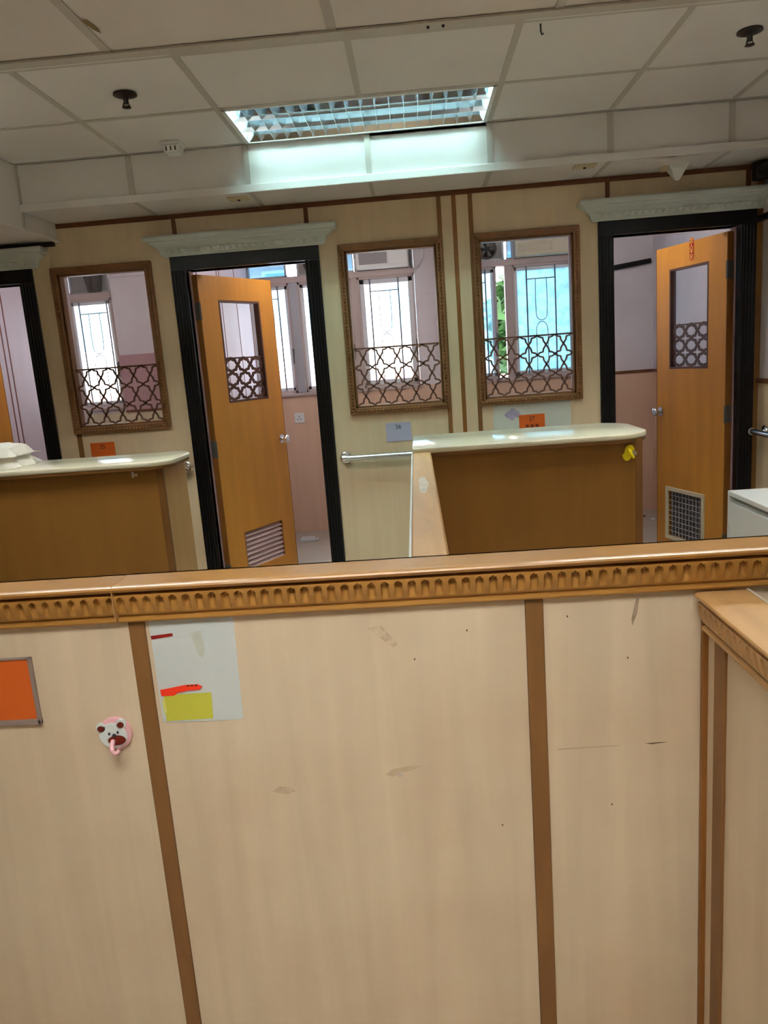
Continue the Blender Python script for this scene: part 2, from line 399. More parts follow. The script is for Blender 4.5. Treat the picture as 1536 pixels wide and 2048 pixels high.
# --- right, left and rear walls
wr = tag(obj('wall_right', bx(RX, RX + .18, BY, WY + .003, ZF, 1.24), PLASTER), kind='structure')
wr2 = tag(obj('wall_right', bx(RX2, RX2 + .115, WY + .1, FY + .15, ZF, 1.24), PLASTER), kind='structure')
obj('wainscot', bx(RX - .008, RX, BY, WY, ZF, -.275), LAMW, wr)
obj('wainscot', bx(RX2 - .008, RX2, WY + .1, FY, ZF, -.25), PEACH, wr2)
obj('dado_rail', bx(RX - .022, RX, BY, WY - .002, -.278, -.252), STRIPD, wr, bev=.003)
obj('dado_rail', bx(RX2 - .02, RX2, WY + .1, FY, -.255, -.232), STRIPD, wr2, bev=.003)
tag(obj('wall_left', bx(LX - .1, LX, BY, FY + .15, ZF, 1.24), LAMW), kind='structure')
tag(obj('wall_front', bx(LX, RX, BY - .1, BY, ZF, 1.24), LAMW), kind='structure')

# --- rooms beyond: partition walls, far wall, ceilings
ZC = .94
tag(obj('ceiling', bx(LX - .2, RX + .2, WY + .1, FY + .3, ZC, ZC + .35), PLASTER), kind='structure')
def side_wall(x, t, name):
    w = tag(obj(name, bx(x - t / 2, x + t / 2, WY + .1, FY, ZF, ZC), PLASTER), kind='structure')
    return w
w1 = side_wall(-1.40, .06, 'wall_partition'); w2 = side_wall(.262, .06, 'wall_partition'); w0 = side_wall(-3.03, .06, 'wall_partition')
for wl, xf in ((w1, -1.37), (w0, -3.0), (w2, .292)):
    ys = [WY + .1, 5.02, 5.55, 5.62, 6.1, FY]
    for a, b in zip(ys, ys[1:]): obj('wall_panel', bx(xf, xf + .005, a + .006, b - .006, ZF, ZC), LILAC, wl)
    for y in ys[1:-1]: obj('joint_strip', bx(xf, xf + .007, y - .007, y + .007, ZF, ZC), MAROON, wl)
obj('wall_panel', bx(.226, .232, WY + .1, FY, ZF, ZC), PLASTER, w2)
obj('joint_strip', bx(.216, .232, 6.02, 6.06, ZF, .70), MAROON, w2)
SILL = -.22; TR0, TR1 = .70, .75
FWH = [(-3.0, -2.55, SILL, .93), (-1.37, .045, SILL, .93), (.34, 1.385, SILL, .93)]
wf = tag(obj('wall_far', holes_mb(LX, RX2, ZF, ZC, FY, FY + .16, FWH), PLASTER), kind='structure')
for a, b in ((-1.37, .232), (.292, 1.44)): obj('wainscot', bx(a, b, FY - .008, FY, ZF, SILL - .01), PEACH, wf)
obj('wainscot', bx(1.44, RX2, FY - .008, FY, ZF, -.25), PEACH, wf)
obj('dado_rail', bx(1.44, RX2, FY - .02, FY, -.255, -.232), STRIPD, wf, bev=.003)
obj('wainscot', bx(-3.0, -1.43, FY - .008, FY, ZF, -.275), IVORY, wf)
obj('painted_band', bx(-2.55, -1.43, FY - .012, FY, -.262, .212), PINK, wf)
obj('dado_rail', bx(-2.55, -1.43, FY - .02, FY, -.282, -.262), STRIPD, wf, bev=.003)
obj('beam_casing', bx(-2.55, -1.43, FY - .03, FY, .86, ZC), PLASTER, wf)

# ================================================================== VIEWING WINDOWS, DOORS
def fret(x0, x1, z0, z1, y, w=.0098, t=.006, nc=5, nr=3, A=.0165, B=.0135, half=True):
    """fretwork board: notched corner pieces meeting in X joints, leaving crosses and cartouches open"""
    m = MB()
    def ribbon(pts):
        n = len(pts); vs = []
        for i, (px_, pz_) in enumerate(pts):
            a = pts[max(i - 1, 0)]; b = pts[min(i + 1, n - 1)]
            dx, dz = b[0] - a[0], b[1] - a[1]; l = math.hypot(dx, dz) or 1; nx, nz = -dz / l * w / 2, dx / l * w / 2
            vs += [(px_ + nx, y - t / 2, pz_ + nz), (px_ - nx, y - t / 2, pz_ - nz), (px_ - nx, y + t / 2, pz_ - nz), (px_ + nx, y + t / 2, pz_ + nz)]
        fs = []
        for i in range(n - 1):
            for k in range(4): fs.append((4 * i + k, 4 * i + (k + 1) % 4, 4 * i + 4 + (k + 1) % 4, 4 * i + 4 + k))
        fs += [(0, 1, 2, 3), (4 * n - 1, 4 * n - 2, 4 * n - 3, 4 * n - 4)]
        m.add(vs, fs)
    px = (x1 - x0) / nc; pz = (z1 - z0) / nr
    cols = [x0 + (c + .5) * px for c in range(nc)] if half else [x0 + c * px for c in range(nc + 1)]
    for cx in cols:
        for r in range(nr):
            zm = z0 + (r + .5) * pz
            for sx in (-1, 1):
                if not (x0 - 1e-4 <= cx + sx * px / 2 <= x1 + 1e-4): continue
                for sz in (-1, 1):
                    rz = zm + sz * pz / 2; h = pz / 2 - B
                    ribbon([(cx, zm), (cx + sx * A * .35, zm + sz * h * .22), (cx + sx * A * .85, zm + sz * h * .52), (cx + sx * A, zm + sz * h * .78), (cx + sx * (A + .0008), zm + sz * h * .93),
                            (cx + sx * (A + .003), rz - sz * B), (cx + sx * (A + (px / 2 - A) * .30), rz - sz * B), (cx + sx * (A + (px / 2 - A) * .62), rz - sz * B * .75), (cx + sx * px / 2, rz)])
    m.box(x0, x1, y - t / 2, y + t / 2, z1 - .006, z1 + .004)
    return m
def viewing_window(name, a, b):
    root = empty(name, ((a + b) / 2, WY, WZ0)); tag(root, kind='structure')
    y0, y1 = WY - .022, WY + .03; w = .036
    def member(pts): return MB().prism(pts, 'y', y0, y1)
    for pts in ([(a, WZ0), (a + w, WZ0 + w), (a + w, WZ1 - w), (a, WZ1)], [(b, WZ1), (b - w, WZ1 - w), (b - w, WZ0 + w), (b, WZ0)],
                [(a, WZ1), (a + w, WZ1 - w), (b - w, WZ1 - w), (b, WZ1)], [(b, WZ0), (b - w, WZ0 + w), (a + w, WZ0 + w), (a, WZ0)]):
        obj('frame_member', member(pts), BROWNF, root, bev=.004)
    # beaded inner moulding, one bead run per side
    ia, ib, iz0, iz1 = a + w, b - w, WZ0 + w, WZ1 - w
    def beads(p, q, n):
        m = MB(); p, q = Vector(p), Vector(q)
        for k in range(n):
            c = p + (q - p) * ((k + .5) / n); d = (q - p) / n * .46
            rx, rz = (abs(d.x) or .0085), (abs(d.z) or .0085)
            vs = [(c.x, c.y - .009, c.z)] + [(c.x + rx * math.cos(t * math.pi / 3), c.y, c.z + rz * math.sin(t * math.pi / 3)) for t in range(6)]
            m.add(vs, [(0, i + 1, (i + 1) % 6 + 1) for i in range(6)])
        return m
    yb = y0 - .0005
    for p, q, n in (((a + .006, yb, WZ0 + .018), (b - .006, yb, WZ0 + .018), 30), ((a + .02, yb, WZ0 + .03), (a + .02, yb, WZ1 - .03), 46), ((b - .02, yb, WZ0 + .03), (b - .02, yb, WZ1 - .03), 46)):
        o = obj('bead_moulding', beads(p, q, n), BROWNF, root, smooth=True); o['kind'] = 'stuff'
    for pts in ((ia, ia + .012, iz0, iz1), (ib - .012, ib, iz0, iz1), (ia, ib, iz0, iz0 + .012), (ia, ib, iz1 - .012, iz1)):
        obj('glazing_bead', bx(pts[0], pts[1], WY + .0, WY + .05, pts[2], pts[3]), BROWNF, root)
    for pts in ((ia - .002, ia + .003), (ib - .003, ib + .002)):
        obj('reveal_lining', bx(pts[0], pts[1], WY + .03, WY + .115, iz0, iz1), PLASTER, root)
    for pts in ((iz0 - .002, iz0 + .003), (iz1 - .003, iz1 + .002)):
        obj('reveal_lining', bx(ia, ib, WY + .03, WY + .115, pts[0], pts[1]), PLASTER, root)
    obj('pane', bx(ia + .012, ib - .012, WY + .030, WY + .034, iz0 + .012, iz1 - .012), GLASS, root)
    obj('fretwork', fret(ia + .012, ib - .012, iz0 + .012, .078, WY + .018), FRETB, root)
    return root
for n, (a, b) in WINS.items(): viewing_window(n, a, b)

def cornice(cx, hw, parent):
    """moulded hood over a doorway, mitred returns at both ends: profile (projection, z)"""
    prof = [(.012, .662), (.020, .664), (.022, .672), (.030, .675), (.036, .700), (.052, .716), (.074, .728), (.078, .736), (.096, .742), (.100, .748), (.100, .762), (.094, .770), (.0, .770)]
    m = MB(); n = len(prof); vs = []
    for p, z in prof:
        vs += [(cx - hw - p, WY, z), (cx - hw - p, WY - p, z), (cx + hw + p, WY - p, z), (cx + hw + p, WY, z)]
    fs = []
    for i in range(n - 1):
        for k in range(3): fs.append((4 * i + k, 4 * i + k + 1, 4 * i + 4 + k + 1, 4 * i + 4 + k))
    fs += [(0, 1, 2, 3), tuple(4 * (n - 1) + k for k in (3, 2, 1, 0))]
    fs += [tuple([4 * i for i in range(n)] + [])[::-1], tuple(4 * i + 3 for i in range(n))]
    m.add(vs, fs); c = obj('cornice', m, CORN, parent)
    k = int(hw * 2 / .036)
    lf = MB()
    for i in range(k):                     # acanthus-like raised leaves along the frieze
        x = cx - hw + (i + .5) * 2 * hw / k
        lf.add([(x - .013, WY - .031, .678), (x + .013, WY - .031, .678), (x + .016, WY - .040, .697), (x, WY - .047, .704), (x - .016, WY - .040, .697), (x, WY - .042, .686)],
               [(0, 1, 5), (1, 2, 5), (2, 3, 5), (3, 4, 5), (4, 0, 5)])
    o = obj('leaf_ornament', lf, CORN, c); o['kind'] = 'stuff'
def knob(c, ax, parent, s, name='knob'):
    """round chrome knob; local coordinates, axis y, s = +1/-1 side"""
    m = MB(); m.lathe([(.030, 0), (.030, .004 * s), (.012, .008 * s), (.011, .024 * s), (.019, .030 * s), (.0265, .040 * s), (.0265, .050 * s), (.021, .057 * s), (.010, .060 * s)], c, 'y', 18)
    return obj(name, m, CHROME, parent, smooth=True, local=True)
def door(name, a, b, hinge, ang, vent, sticker=False, mitre=True):
    """frame in world space; leaf in its own turned frame, x along the leaf from the hinge, y thickness"""
    root = empty(name, ((a + b) / 2, WY, ZF)); tag(root, kind='structure')
    fo = .083
    for s, x in ((-1, a), (1, b)):
        x0, x1 = (x - fo, x) if s < 0 else (x, x + fo)
        j = obj('jamb', bx(x0, x1, WY - .018, WY + .115, ZF, HEAD), BLACK, root, bev=.003)
        for k in range(4):
            xx = x0 + .012 + k * .0175
            obj('reed', MB().tube([(xx + .003, WY - .018, ZF), (xx + .003, WY - .018, HEAD - .004)], .0055, 6), BLACK, j)
    obj('head', bx(a - fo, b + fo, WY - .018, WY + .115, HEAD, .664), BLACK, root, bev=.003)
    for s, x in ((-1, a), (1, b)):
        x0, x1 = (x - .004, x + .008) if s < 0 else (x - .008, x + .004)
        obj('stop_lining', bx(x0, x1, WY + .05, WY + .116, ZF, HEAD), PINK if s * (1 if hinge == 'l' else -1) < 0 else BLACK, root)
    cornice((a + b) / 2, (b - a) / 2 + fo + .012, root)
    hx = a + .012 if hinge == 'l' else b - .012
    W, H = .672, 2.015
    leaf = bpy.data.objects.new('leaf', None); COL.objects.link(leaf); leaf.parent = root
    leaf.location = Vector((hx, WY + .055, ZF + FLOOR)) - ORG[root.name]
    leaf.rotation_euler = (0, 0, R(ang)); ORG[leaf.name] = Vector()
    T = .04; y0, y1 = (-T, 0) if hinge == 'l' else (0, T)      # the hinge edge shows beside the jamb
    wx0, wx1, wz0, wz1 = .158, .535, -.185 + FLOOR, .428 + FLOOR
    vh = (.16, .545, -1.245 + FLOOR, -1.0 + FLOOR) if vent == 'louvre' else (.195, .545, -1.285 + FLOOR, -.975 + FLOOR)
    bd = obj('leaf_board', holes_mb(0, W, .01, H, y0 + .001, y1 - .001, [(wx0, wx1, wz0, wz1), vh]), DOORM, leaf, local=True)
    ORG[bd.name] = Vector()
    obj('edge_strip', bx(-.001, .004, y0, y1, .01, H), DOORD, leaf, local=True)
    obj('edge_strip', bx(W - .004, W + .001, y0, y1, .01, H), DOORD, leaf, local=True)
    for p in ((wx0, wx0 + .012, wz0, wz1), (wx1 - .012, wx1, wz0, wz1), (wx0, wx1, wz0, wz0 + .012), (wx0, wx1, wz1 - .012, wz1)):
        obj('glazing_bead', bx(p[0], p[1], y0 + .0, y1 - .0, p[2], p[3]), FRETD, leaf, local=True)
    obj('pane', bx(wx0 + .012, wx1 - .012, (y0 + y1) / 2 + .006, (y0 + y1) / 2 + .010, wz0 + .012, wz1 - .012), GLASS, leaf, local=True)
    obj('fretwork', fret(wx0 + .012, wx1 - .012, wz0 + .012, .085 + FLOOR, (y0 + y1) / 2 - .004, w=.0175, nc=3, nr=3, A=.0180, B=.0140, half=False), FRETD, leaf, local=True)
    yv, sg = (y0, -1) if hinge == 'l' else (y1, 1)      # face seen from the aisle
    def fb(xa, xb, d0, d1, za, zb): return bx(xa, xb, min(yv + sg * d0, yv + sg * d1), max(yv + sg * d0, yv + sg * d1), za, zb)
    knob((W - .045, y0, -.462 + FLOOR), 'y', leaf, -1); knob((W - .045, y1, -.462 + FLOOR), 'y', leaf, 1)
    for hz in (.36, -.45, -1.22):
        m = MB(); m.tube([(-.006, y0 - .004 if hinge == 'l' else y1 + .004, hz - .05 + FLOOR), (-.006, y0 - .004 if hinge == 'l' else y1 + .004, hz + .05 + FLOOR)], .007, 8)
        m.box(-.004, .0, y0 + .002, y1 - .002, hz - .05 + FLOOR, hz + .05 + FLOOR)
        obj('hinge', m, DGREY, leaf, local=True)
    if vent == 'louvre':
        n = 8
        for k in range(n):
            z = vh[2] + (k + .5) * (vh[3] - vh[2]) / n
            obj('louvre_slat', MB().prism([(y0 + .003, z - .017), (y0 + .006, z - .020), (y1 - .003, z + .017), (y1 - .006, z + .020)], 'x', vh[0], vh[1]), SLATM, leaf, local=True)
        for p in ((vh[0], vh[0] + .006), (vh[1] - .006, vh[1])): obj('vent_frame', bx(p[0], p[1], y0, y1, vh[2], vh[3]), DOORD, leaf, local=True)
        obj('vent_frame', bx(vh[0], vh[1], y0, y1, vh[3] - .006, vh[3]), DOORD, leaf, local=True)
    else:
        f = .022
        for p in ((vh[0] - f, vh[0] + .004, vh[2] - f, vh[3] + f), (vh[1] - .004, vh[1] + f, vh[2] - f, vh[3] + f), (vh[0], vh[1], vh[2] - f, vh[2] + .004), (vh[0], vh[1], vh[3] - .004, vh[3] + f)):
            obj('vent_frame', fb(p[0], p[1], .008, -.004, p[2], p[3]), IVORY, leaf, local=True, bev=.002)
        for k in range(1, 10):
            x = vh[0] + k * (vh[1] - vh[0]) / 10
            obj('vent_bar', fb(x - .002, x + .002, -.004, -.012, vh[2], vh[3]), ACG, leaf, local=True)
        for k in range(1, 9):
            z = vh[2] + k * (vh[3] - vh[2]) / 9
            obj('vent_bar', fb(vh[0], vh[1], -.002, -.008, z - .002, z + .002), ACG, leaf, local=True)
        obj('vent_filter', fb(vh[0], vh[1], -.028, -.032, vh[2], vh[3]), DGREY, leaf, local=True)
    if sticker:
        st = MB(); n = 12; cx, z0, z1, w = .315, .452 + FLOOR, .585 + FLOOR, .021
        pts = [(cx + w * math.cos(t * math.pi / 12), z1 - w + w * math.sin(t * math.pi / 12)) for t in range(13)] + [(cx - w * math.cos(t * math.pi / 12), z0 + w - w * math.sin(t * math.pi / 12)) for t in range(13)]
        rim = obj('charm_sticker', st.prism(pts, 'y', yv, yv + sg * .001), ORANGE, leaf, local=True)
        rim['label'] = 'red paper charm with gold characters'
        pts2 = [(cx + (x - cx) * .86, (z0 + z1) / 2 + (z - (z0 + z1) / 2) * .96) for x, z in pts]
        obj('charm_field', MB().prism(pts2, 'y', yv + sg * .001, yv + sg * .0016), REDS, leaf, local=True)
        for i, ch in enumerate('出入平安'):
            t = text_obj('character', ch, .034, GOLD, (0, 0, 0)); t.parent = leaf
            t.location = (cx, yv + sg * .002, z1 - .020 - i * .031)
            t.rotation_euler = (R(90), 0, R(180) if sg > 0 else 0)
    return root
def door_wrap(): pass
door('door_1', *DOORS['door_1'], 'l', 86, 'louvre')
door('door_2', *DOORS['door_2'], 'l', 61.5, 'louvre')
# right-hand leaf is hinged on the right: its local x runs from the hinge towards the opening
door('door_3', *DOORS['door_3'], 'r', 106.5, 'grille', sticker=True)

# ================================================================== FAR WINDOWS
def loops(xa, xb, y):
    """wrought loops between two bars"""
    c = (xa + xb) / 2; h = (xb - xa) * .19; m = MB()
    u = [(c - h, y, .58)] + [(c - h - .004, y, .40)] + [(c - h * math.cos(t * math.pi / 8), y, .29 - .05 * math.sin(t * math.pi / 8)) for t in range(9)] + [(c + h + .004, y, .40), (c + h, y, .58)]
    m.tube(u, .0035, 6)
    u = [(c - h * 1.05, y, SILL)] + [(c - h * 1.05 * math.cos(t * math.pi / 8), y, .16 + .07 * math.sin(t * math.pi / 8)) for t in range(9)] + [(c + h * 1.05, y, SILL)]
    m.tube(u, .0035, 6); return m
WN = [3]
def far_window(x0, x1, bars, sash=None, pane=GLASS, rim=ALUW, fr=ALUP, rim_w=.028):
    WN[0] += 1; root = empty('window_%d' % WN[0], ((x0 + x1) / 2, FY, SILL)); tag(root, kind='structure')
    y0, y1 = FY + .0, FY + .05
    for p in ((x0, x0 + .016, SILL, TR0), (x1 - .016, x1, SILL, TR0), (x0, x1, SILL, SILL + .022), (x0, x1, TR0 - .018, TR0)):
        obj('frame_member', bx(p[0], p[1], y0, y1, p[2], p[3]), fr, root)
    a, b, c, d = x0 + .016, x1 - .016, SILL + .022, TR0 - .018
    for p in ((a, a + rim_w, c, d), (b - rim_w, b, c, d), (a, b, c, c + rim_w), (a, b, d - rim_w, d)):
        obj('sash_member', bx(p[0], p[1], FY + .03, FY + .062, p[2], p[3]), rim, root, bev=.003)
    obj('pane', bx(a + rim_w, b - rim_w, FY + .044, FY + .048, c + rim_w, d - rim_w), pane, root)
    for x in bars: obj('grille_bar', MB().tube([(x, FY + .012, SILL), (x, FY + .012, TR0)], .0065, 8), GRILL, root)
    if len(bars) == 2:
        obj('grille_bar', MB().tube([(bars[0], FY + .012, .58), (bars[1], FY + .012, .58)], .005, 6), GRILL, root)
        obj('grille_loop', loops(bars[0], bars[1], FY + .012), GRILL, root)
    hx = x1 - .008
    hd = MB(); hd.box(hx - .006, hx + .006, FY - .018, FY, .10, .16); hd.box(hx - .005, hx + .005, FY - .03, FY - .016, .03, .15)
    obj('catch', hd, DGREY, root, bev=.002)
    return root
def transom(x0, x1, kind):
    WN[0] += 1; root = empty('window_%d' % WN[0], ((x0 + x1) / 2, FY, TR1)); tag(root, kind='structure')
    fw_ = .016 if x1 - x0 > .2 else .005
    for p in ((x0, x0 + fw_, TR1, .93), (x1 - fw_, x1, TR1, .93), (x0, x1, TR1, TR1 + .014), (x0, x1, .918, .93)):
        obj('frame_member', bx(p[0], p[1], FY + .01, FY + .05, p[2], p[3]), ALU, root)
    obj('pane' if kind == 'sky' else 'blank_panel', bx(x0 + fw_, x1 - fw_, FY + .028, FY + .034, TR1 + .014, .918), GLASST if kind == 'sky' else GREYP, root)
for i, (a, b) in enumerate(((-3.0, -2.55), (-1.37, .045), (.34, 1.385))):
    tag(obj('trim_%d' % (i + 1), bx(a, b, FY - .015, FY + .10, TR0, TR1), ALUP, bev=.004), kind='structure')
    tag(obj('trim_%d' % (i + 4), bx(a - .01, b + .01, FY - .035, FY + .10, SILL - .025, SILL), ALUP, bev=.004), kind='structure')
MULL = [(-1.02, -.946), (-.494, -.439), (.796, .859), (-2.985, -2.945)]
for i, (a, b) in enumerate(MULL):
    tag(obj('trim_%d' % (i + 7), bx(a, b, FY - .012, FY + .06, SILL, TR0), ALUP if i != 0 else ALU, bev=.003), kind='structure')
far_window(-2.945, -2.555, (-2.846, -2.605))
far_window(-1.37, -1.02, (-1.29, -1.12))
far_window(-.946, -.494, (-.84, -.60))
far_window(-.439, .043, (-.333, -.094), rim_w=.04)
far_window(.34, .725, (.40, .636), pane=GLASSC)
far_window(.859, 1.384, (.979, 1.216), pane=GLASSB)
transom(-2.985, -2.92, 'sky'); transom(-2.905, -2.555, 'blank')
transom(-1.37, -1.03, 'sky'); transom(-.94, -.53, 'blank'); transom(-.512, -.462, 'sky')
transom(-.452, .043, 'blank'); transom(.34, .80, 'blank'); transom(.822, .868, 'sky'); transom(.872, 1.384, 'blank')

# ================================================================== THINGS IN THE ROOMS BEYOND
def air_con(x0, x1, z0, z1, style, label):
    y0, y1 = FY - .14, FY + .02
    r = empty('air_conditioner', ((x0 + x1) / 2, y1, z0)); tag(r, label, 'air conditioner')
    obj('casing', bx(x0, x1, y0, y1, z0, z1), WHITE if style else ACB, r, bev=.008)
    w = x1 - x0
    if style:
        obj('intake_grille', bx(x0 + .025, x0 + w * .60, y0 - .004, y0 + .01, z0 + .03, z1 - .012), ACG, r, bev=.002)
        obj('control_cover', bx(x0 + w * .64, x1 - .012, y0 - .003, y0 + .01, z0 + .02, z1 - .055), WHITE, r, bev=.002)
        for k in range(5):
            x = x0 + w * .69 + k * w * .052
            obj('outlet_slot', bx(x, x + w * .028, y0 - .004, y0 + .005, z1 - .045, z1 - .012), DARK, r)
    else:
        n = 9
        for k in range(n):
            z = z0 + .02 + k * (z1 - z0 - .035) / n
            obj('grille_fin', bx(x0 + .02, x0 + w * .66, y0 - .005, y0 + .004, z, z + .011), ACB, r, bev=.002)
        obj('control_cover', bx(x0 + w * .70, x1 - .012, y0 - .003, y0 + .01, z0 + .02, z1 - .05), ACB, r, bev=.002)
        obj('outlet_slot', bx(x0 + w * .71, x1 - .02, y0 - .004, y0 + .005, z1 - .035, z1 - .012), DARK, r)
    for x in (x0 - .012, x1): obj('side_trim', bx(x, x + .012, FY - .03, FY + .02, z0 - .01, z1 + .002), ALU, r)
    return r
air_con(-.425, .002, .752, .922, 1, 'white window air conditioner with grey grille and five dark slots')
air_con(.878, 1.322, .752, .93, 0, 'beige window air conditioner with horizontal louvres and one dark slot')
def fan(cx, cz, label):
    r = empty('exhaust_fan', (cx, FY, cz - .08)); tag(r, label, 'fan')
    m = MB(); m.lathe([(.082, 0), (.082, -.02), (.072, -.026), (.066, -.02), (.066, 0)], (cx, FY + .024, cz), 'y', 24); obj('ring', m, DGREY, r, smooth=True)
    for k in range(5):
        a = k * 2 * math.pi / 5; m = MB(); pts = []
        for rr_, da in ((.014, -.3), (.062, -.25), (.064, .35), (.014, .5)): pts.append((cx + rr_ * math.cos(a + da), FY + .010 + .01 * da, cz + rr_ * math.sin(a + da)))
        m.add(pts + [(x, y + .003, z) for x, y, z in pts], [(0, 1, 2, 3), (7, 6, 5, 4), (0, 4, 5, 1), (1, 5, 6, 2), (2, 6, 7, 3), (3, 7, 4, 0)]); obj('blade', m, DGREY, r)
    m = MB(); m.lathe([(.020, 0), (.020, -.018), (.010, -.024)], (cx, FY + .024, cz), 'y', 14); obj('hub', m, DARK, r, smooth=True)
fan(.662, .845, 'round dark exhaust fan in the transom beside the beige air conditioner')
fan(-.80, .845, 'round dark exhaust fan in the transom above the far doorway window')
# bundled curtain and odds on the ledge above the far left window
def pouch(x0, x1, z0, z1, m_, label, name, cat):
    m = MB(); n = 7; rows = []
    for j in range(6):
        v = j / 5; z = z1 + (z0 - z1) * v; wv = (1 - .35 * v)
        rows.append([((x0 + x1) / 2 + (x1 - x0) / 2 * wv * (2 * i / (n - 1) - 1), FY - .03 - .02 * math.sin(i * 2.1) * (1 - .5 * v), z) for i in range(n)])
    vs = [p for r_ in rows for p in r_]; vs2 = [(x, FY - .001, z) for x, y, z in vs]; N = len(vs)
    fs = []
    for j in range(5):
        for i in range(n - 1):
            q = (j * n + i, j * n + i + 1, (j + 1) * n + i + 1, (j + 1) * n + i); fs += [q, tuple(N + k for k in reversed(q))]
    for i in range(n - 1): fs += [(i, i + 1, N + i + 1, N + i), (5 * n + i, 5 * n + i + 1, N + 5 * n + i + 1, N + 5 * n + i)]
    for j in range(5): fs += [(j * n, (j + 1) * n, N + (j + 1) * n, N + j * n), (j * n + n - 1, (j + 1) * n + n - 1, N + (j + 1) * n + n - 1, N + j * n + n - 1)]
    return tag(obj(name, m.add(vs + vs2, fs), m_, smooth=True), label, cat)
pouch(-2.76, -2.60, .755, .90, DGREY, 'dark bundled cloth stuffed in the transom over the far window', 'bundled_cloth', 'cloth')
cable = MB().tube([(.10, FY - .01, .93), (.13, FY - .02, .86), (.12, FY - .015, .80), (.085, FY - .02, .75), (.03, FY - .03, .735)], .004, 6)
tag(obj('power_cable', cable, WHITE, smooth=True), 'thin white cable hanging beside the white air conditioner', 'cable')
def wall_plate(cx, cz, y):
    r = empty('wall_socket', (cx, y, cz - .043)); tag(r, 'white square socket plate on peach wall under the far window', 'socket')
    obj('plate', bx(cx - .043, cx + .043, y - .008, y, cz - .043, cz + .043), WHITE, r, bev=.003)
    for dx, dz in ((-.012, -.01), (.012, -.01), (0, .014)): obj('pin_slot', bx(cx + dx - .003, cx + dx + .003, y - .009, y - .005, cz + dz - .006, cz + dz + .006), DGREY, r)
wall_plate(-1.03, -.435, FY - .008)
pipe = MB().tube([(1.45, FY - .03, .585), (RX2 - .03, FY - .03, .645)], .021, 10)
tag(obj('black_pipe', pipe, DUCT, smooth=True), 'black pipe across the white wall beyond the right doorway', 'pipe')
lt = MB(); lt.box(-1.06, -.94, 6.18, 6.30, ZF, ZF + .02); lt.box(-.96, -.90, 6.20, 6.24, ZF, ZF + .014)
tag(obj('crumpled_paper', lt, PAPER, bev=.005), 'white scrap of packaging lying on the floor beyond the veneer door', 'litter')
for i, (x, y, r_, lb) in enumerate(((1.86, 6.35, .022, 'dark brown crumb of dirt by the far skirting'), (1.90, 6.22, .028, 'pale scrap on the floor beyond the right doorway'))):
    m = MB(); m.add([(x + r_ * math.cos(a) * (1 + .3 * math.sin(3 * a)), y + r_ * .7 * math.sin(a), ZF) for a in [k * math.pi / 3 for k in range(6)]] + [(x, y, ZF + r_ * .5)], [(k, (k + 1) % 6, 6) for k in range(6)] + [(5, 4, 3, 2, 1, 0)])
    tag(obj('floor_litter', m, GRIMEM if i == 0 else PAPER), lb, 'litter')

# ================================================================== CEILING FITTINGS
def louvre_light(fx, z, tube_mat, label, n=18):
    x0, x1, y0, y1 = fx[0] + .018, fx[1] - .018, fx[2] + .016, fx[3] - .018
    r = empty('ceiling_light', ((x0 + x1) / 2, (y0 + y1) / 2, z)); tag(r, label, 'ceiling light', 'recessed louvre lights')
    d = .10; w = .012
    tr = MB(); tr.box(x0, x1, y0, y1, z + d, z + d + .006)
    for p in ((x0, x0 + .004, y0, y1), (x1 - .004, x1, y0, y1), (x0, x1, y0, y0 + .004), (x0, x1, y1 - .004, y1)): tr.box(p[0], p[1], p[2], p[3], z, z + d)
    obj('tray', tr, TRAY, r)
    for p in ((x0 - .006, x0 + w, y0 - .006, y1 + .006), (x1 - w, x1 + .006, y0 - .006, y1 + .006), (x0, x1, y0 - .006, y0 + w), (x0, x1, y1 - w, y1 + .006)):
        obj('rim', bx(p[0], p[1], p[2], p[3], z - .004, z + .003), WHITE, r)
    h = .052; t0 = .0012
    for k in range(1, n):
        x = x0 + w + k * (x1 - x0 - 2 * w) / n
        obj('cross_blade', MB().prism([(x - .0008, z), (x + .0008, z), (x + .007, z + h), (x - .007, z + h)], 'y', y0 + w, y1 - w), LOUVX, r)
    for k in (1, 2):
        y = y0 + w + k * (y1 - y0 - 2 * w) / 3
        obj('long_blade', MB().prism([(y - .0012, z), (y + .0012, z), (y + .012, z + h), (y - .012, z + h)], 'x', x0 + w, x1 - w), LOUV, r)
    for s, y in ((1, y0 + w), (-1, y1 - w)):
        obj('side_reflector', MB().prism([(y, z), (y + .002 * s, z), (y + .014 * s, z + h), (y, z + h)], 'x', x0 + w, x1 - w), LOUV, r)
    for k in range(3):
        y = y0 + w + (k + .5) * (y1 - y0 - 2 * w) / 3
        obj('tube', MB().tube([(x0 + .03, y, z + .075), (x1 - .03, y, z + .075)], .013, 8), tube_mat, r)
louvre_light(FIX, 1.12, LITE1, 'lit recessed ceiling light with mirror louvres above the white fascia')
louvre_light(NEARFIX[0], ZN, LITE2, 'lit recessed louvre light over the near cubicle')
louvre_light(NEARFIX[1], ZN, LITE2, 'lit recessed louvre light by the front wall')
louvre_light(NEARFIX[2], ZN, LITE3, 'added louvred fill light before the left counter')
louvre_light(NEARFIX[3], ZN, LITE3, 'added louvred fill light before the right counter')
louvre_light(TRAYFILL[0], 1.12, LITE4, 'added louvred fill light hidden in the ceiling tray over the left counter')
louvre_light(TRAYFILL[1], 1.12, LITE4, 'added louvred fill light hidden in the ceiling tray over the right counter')
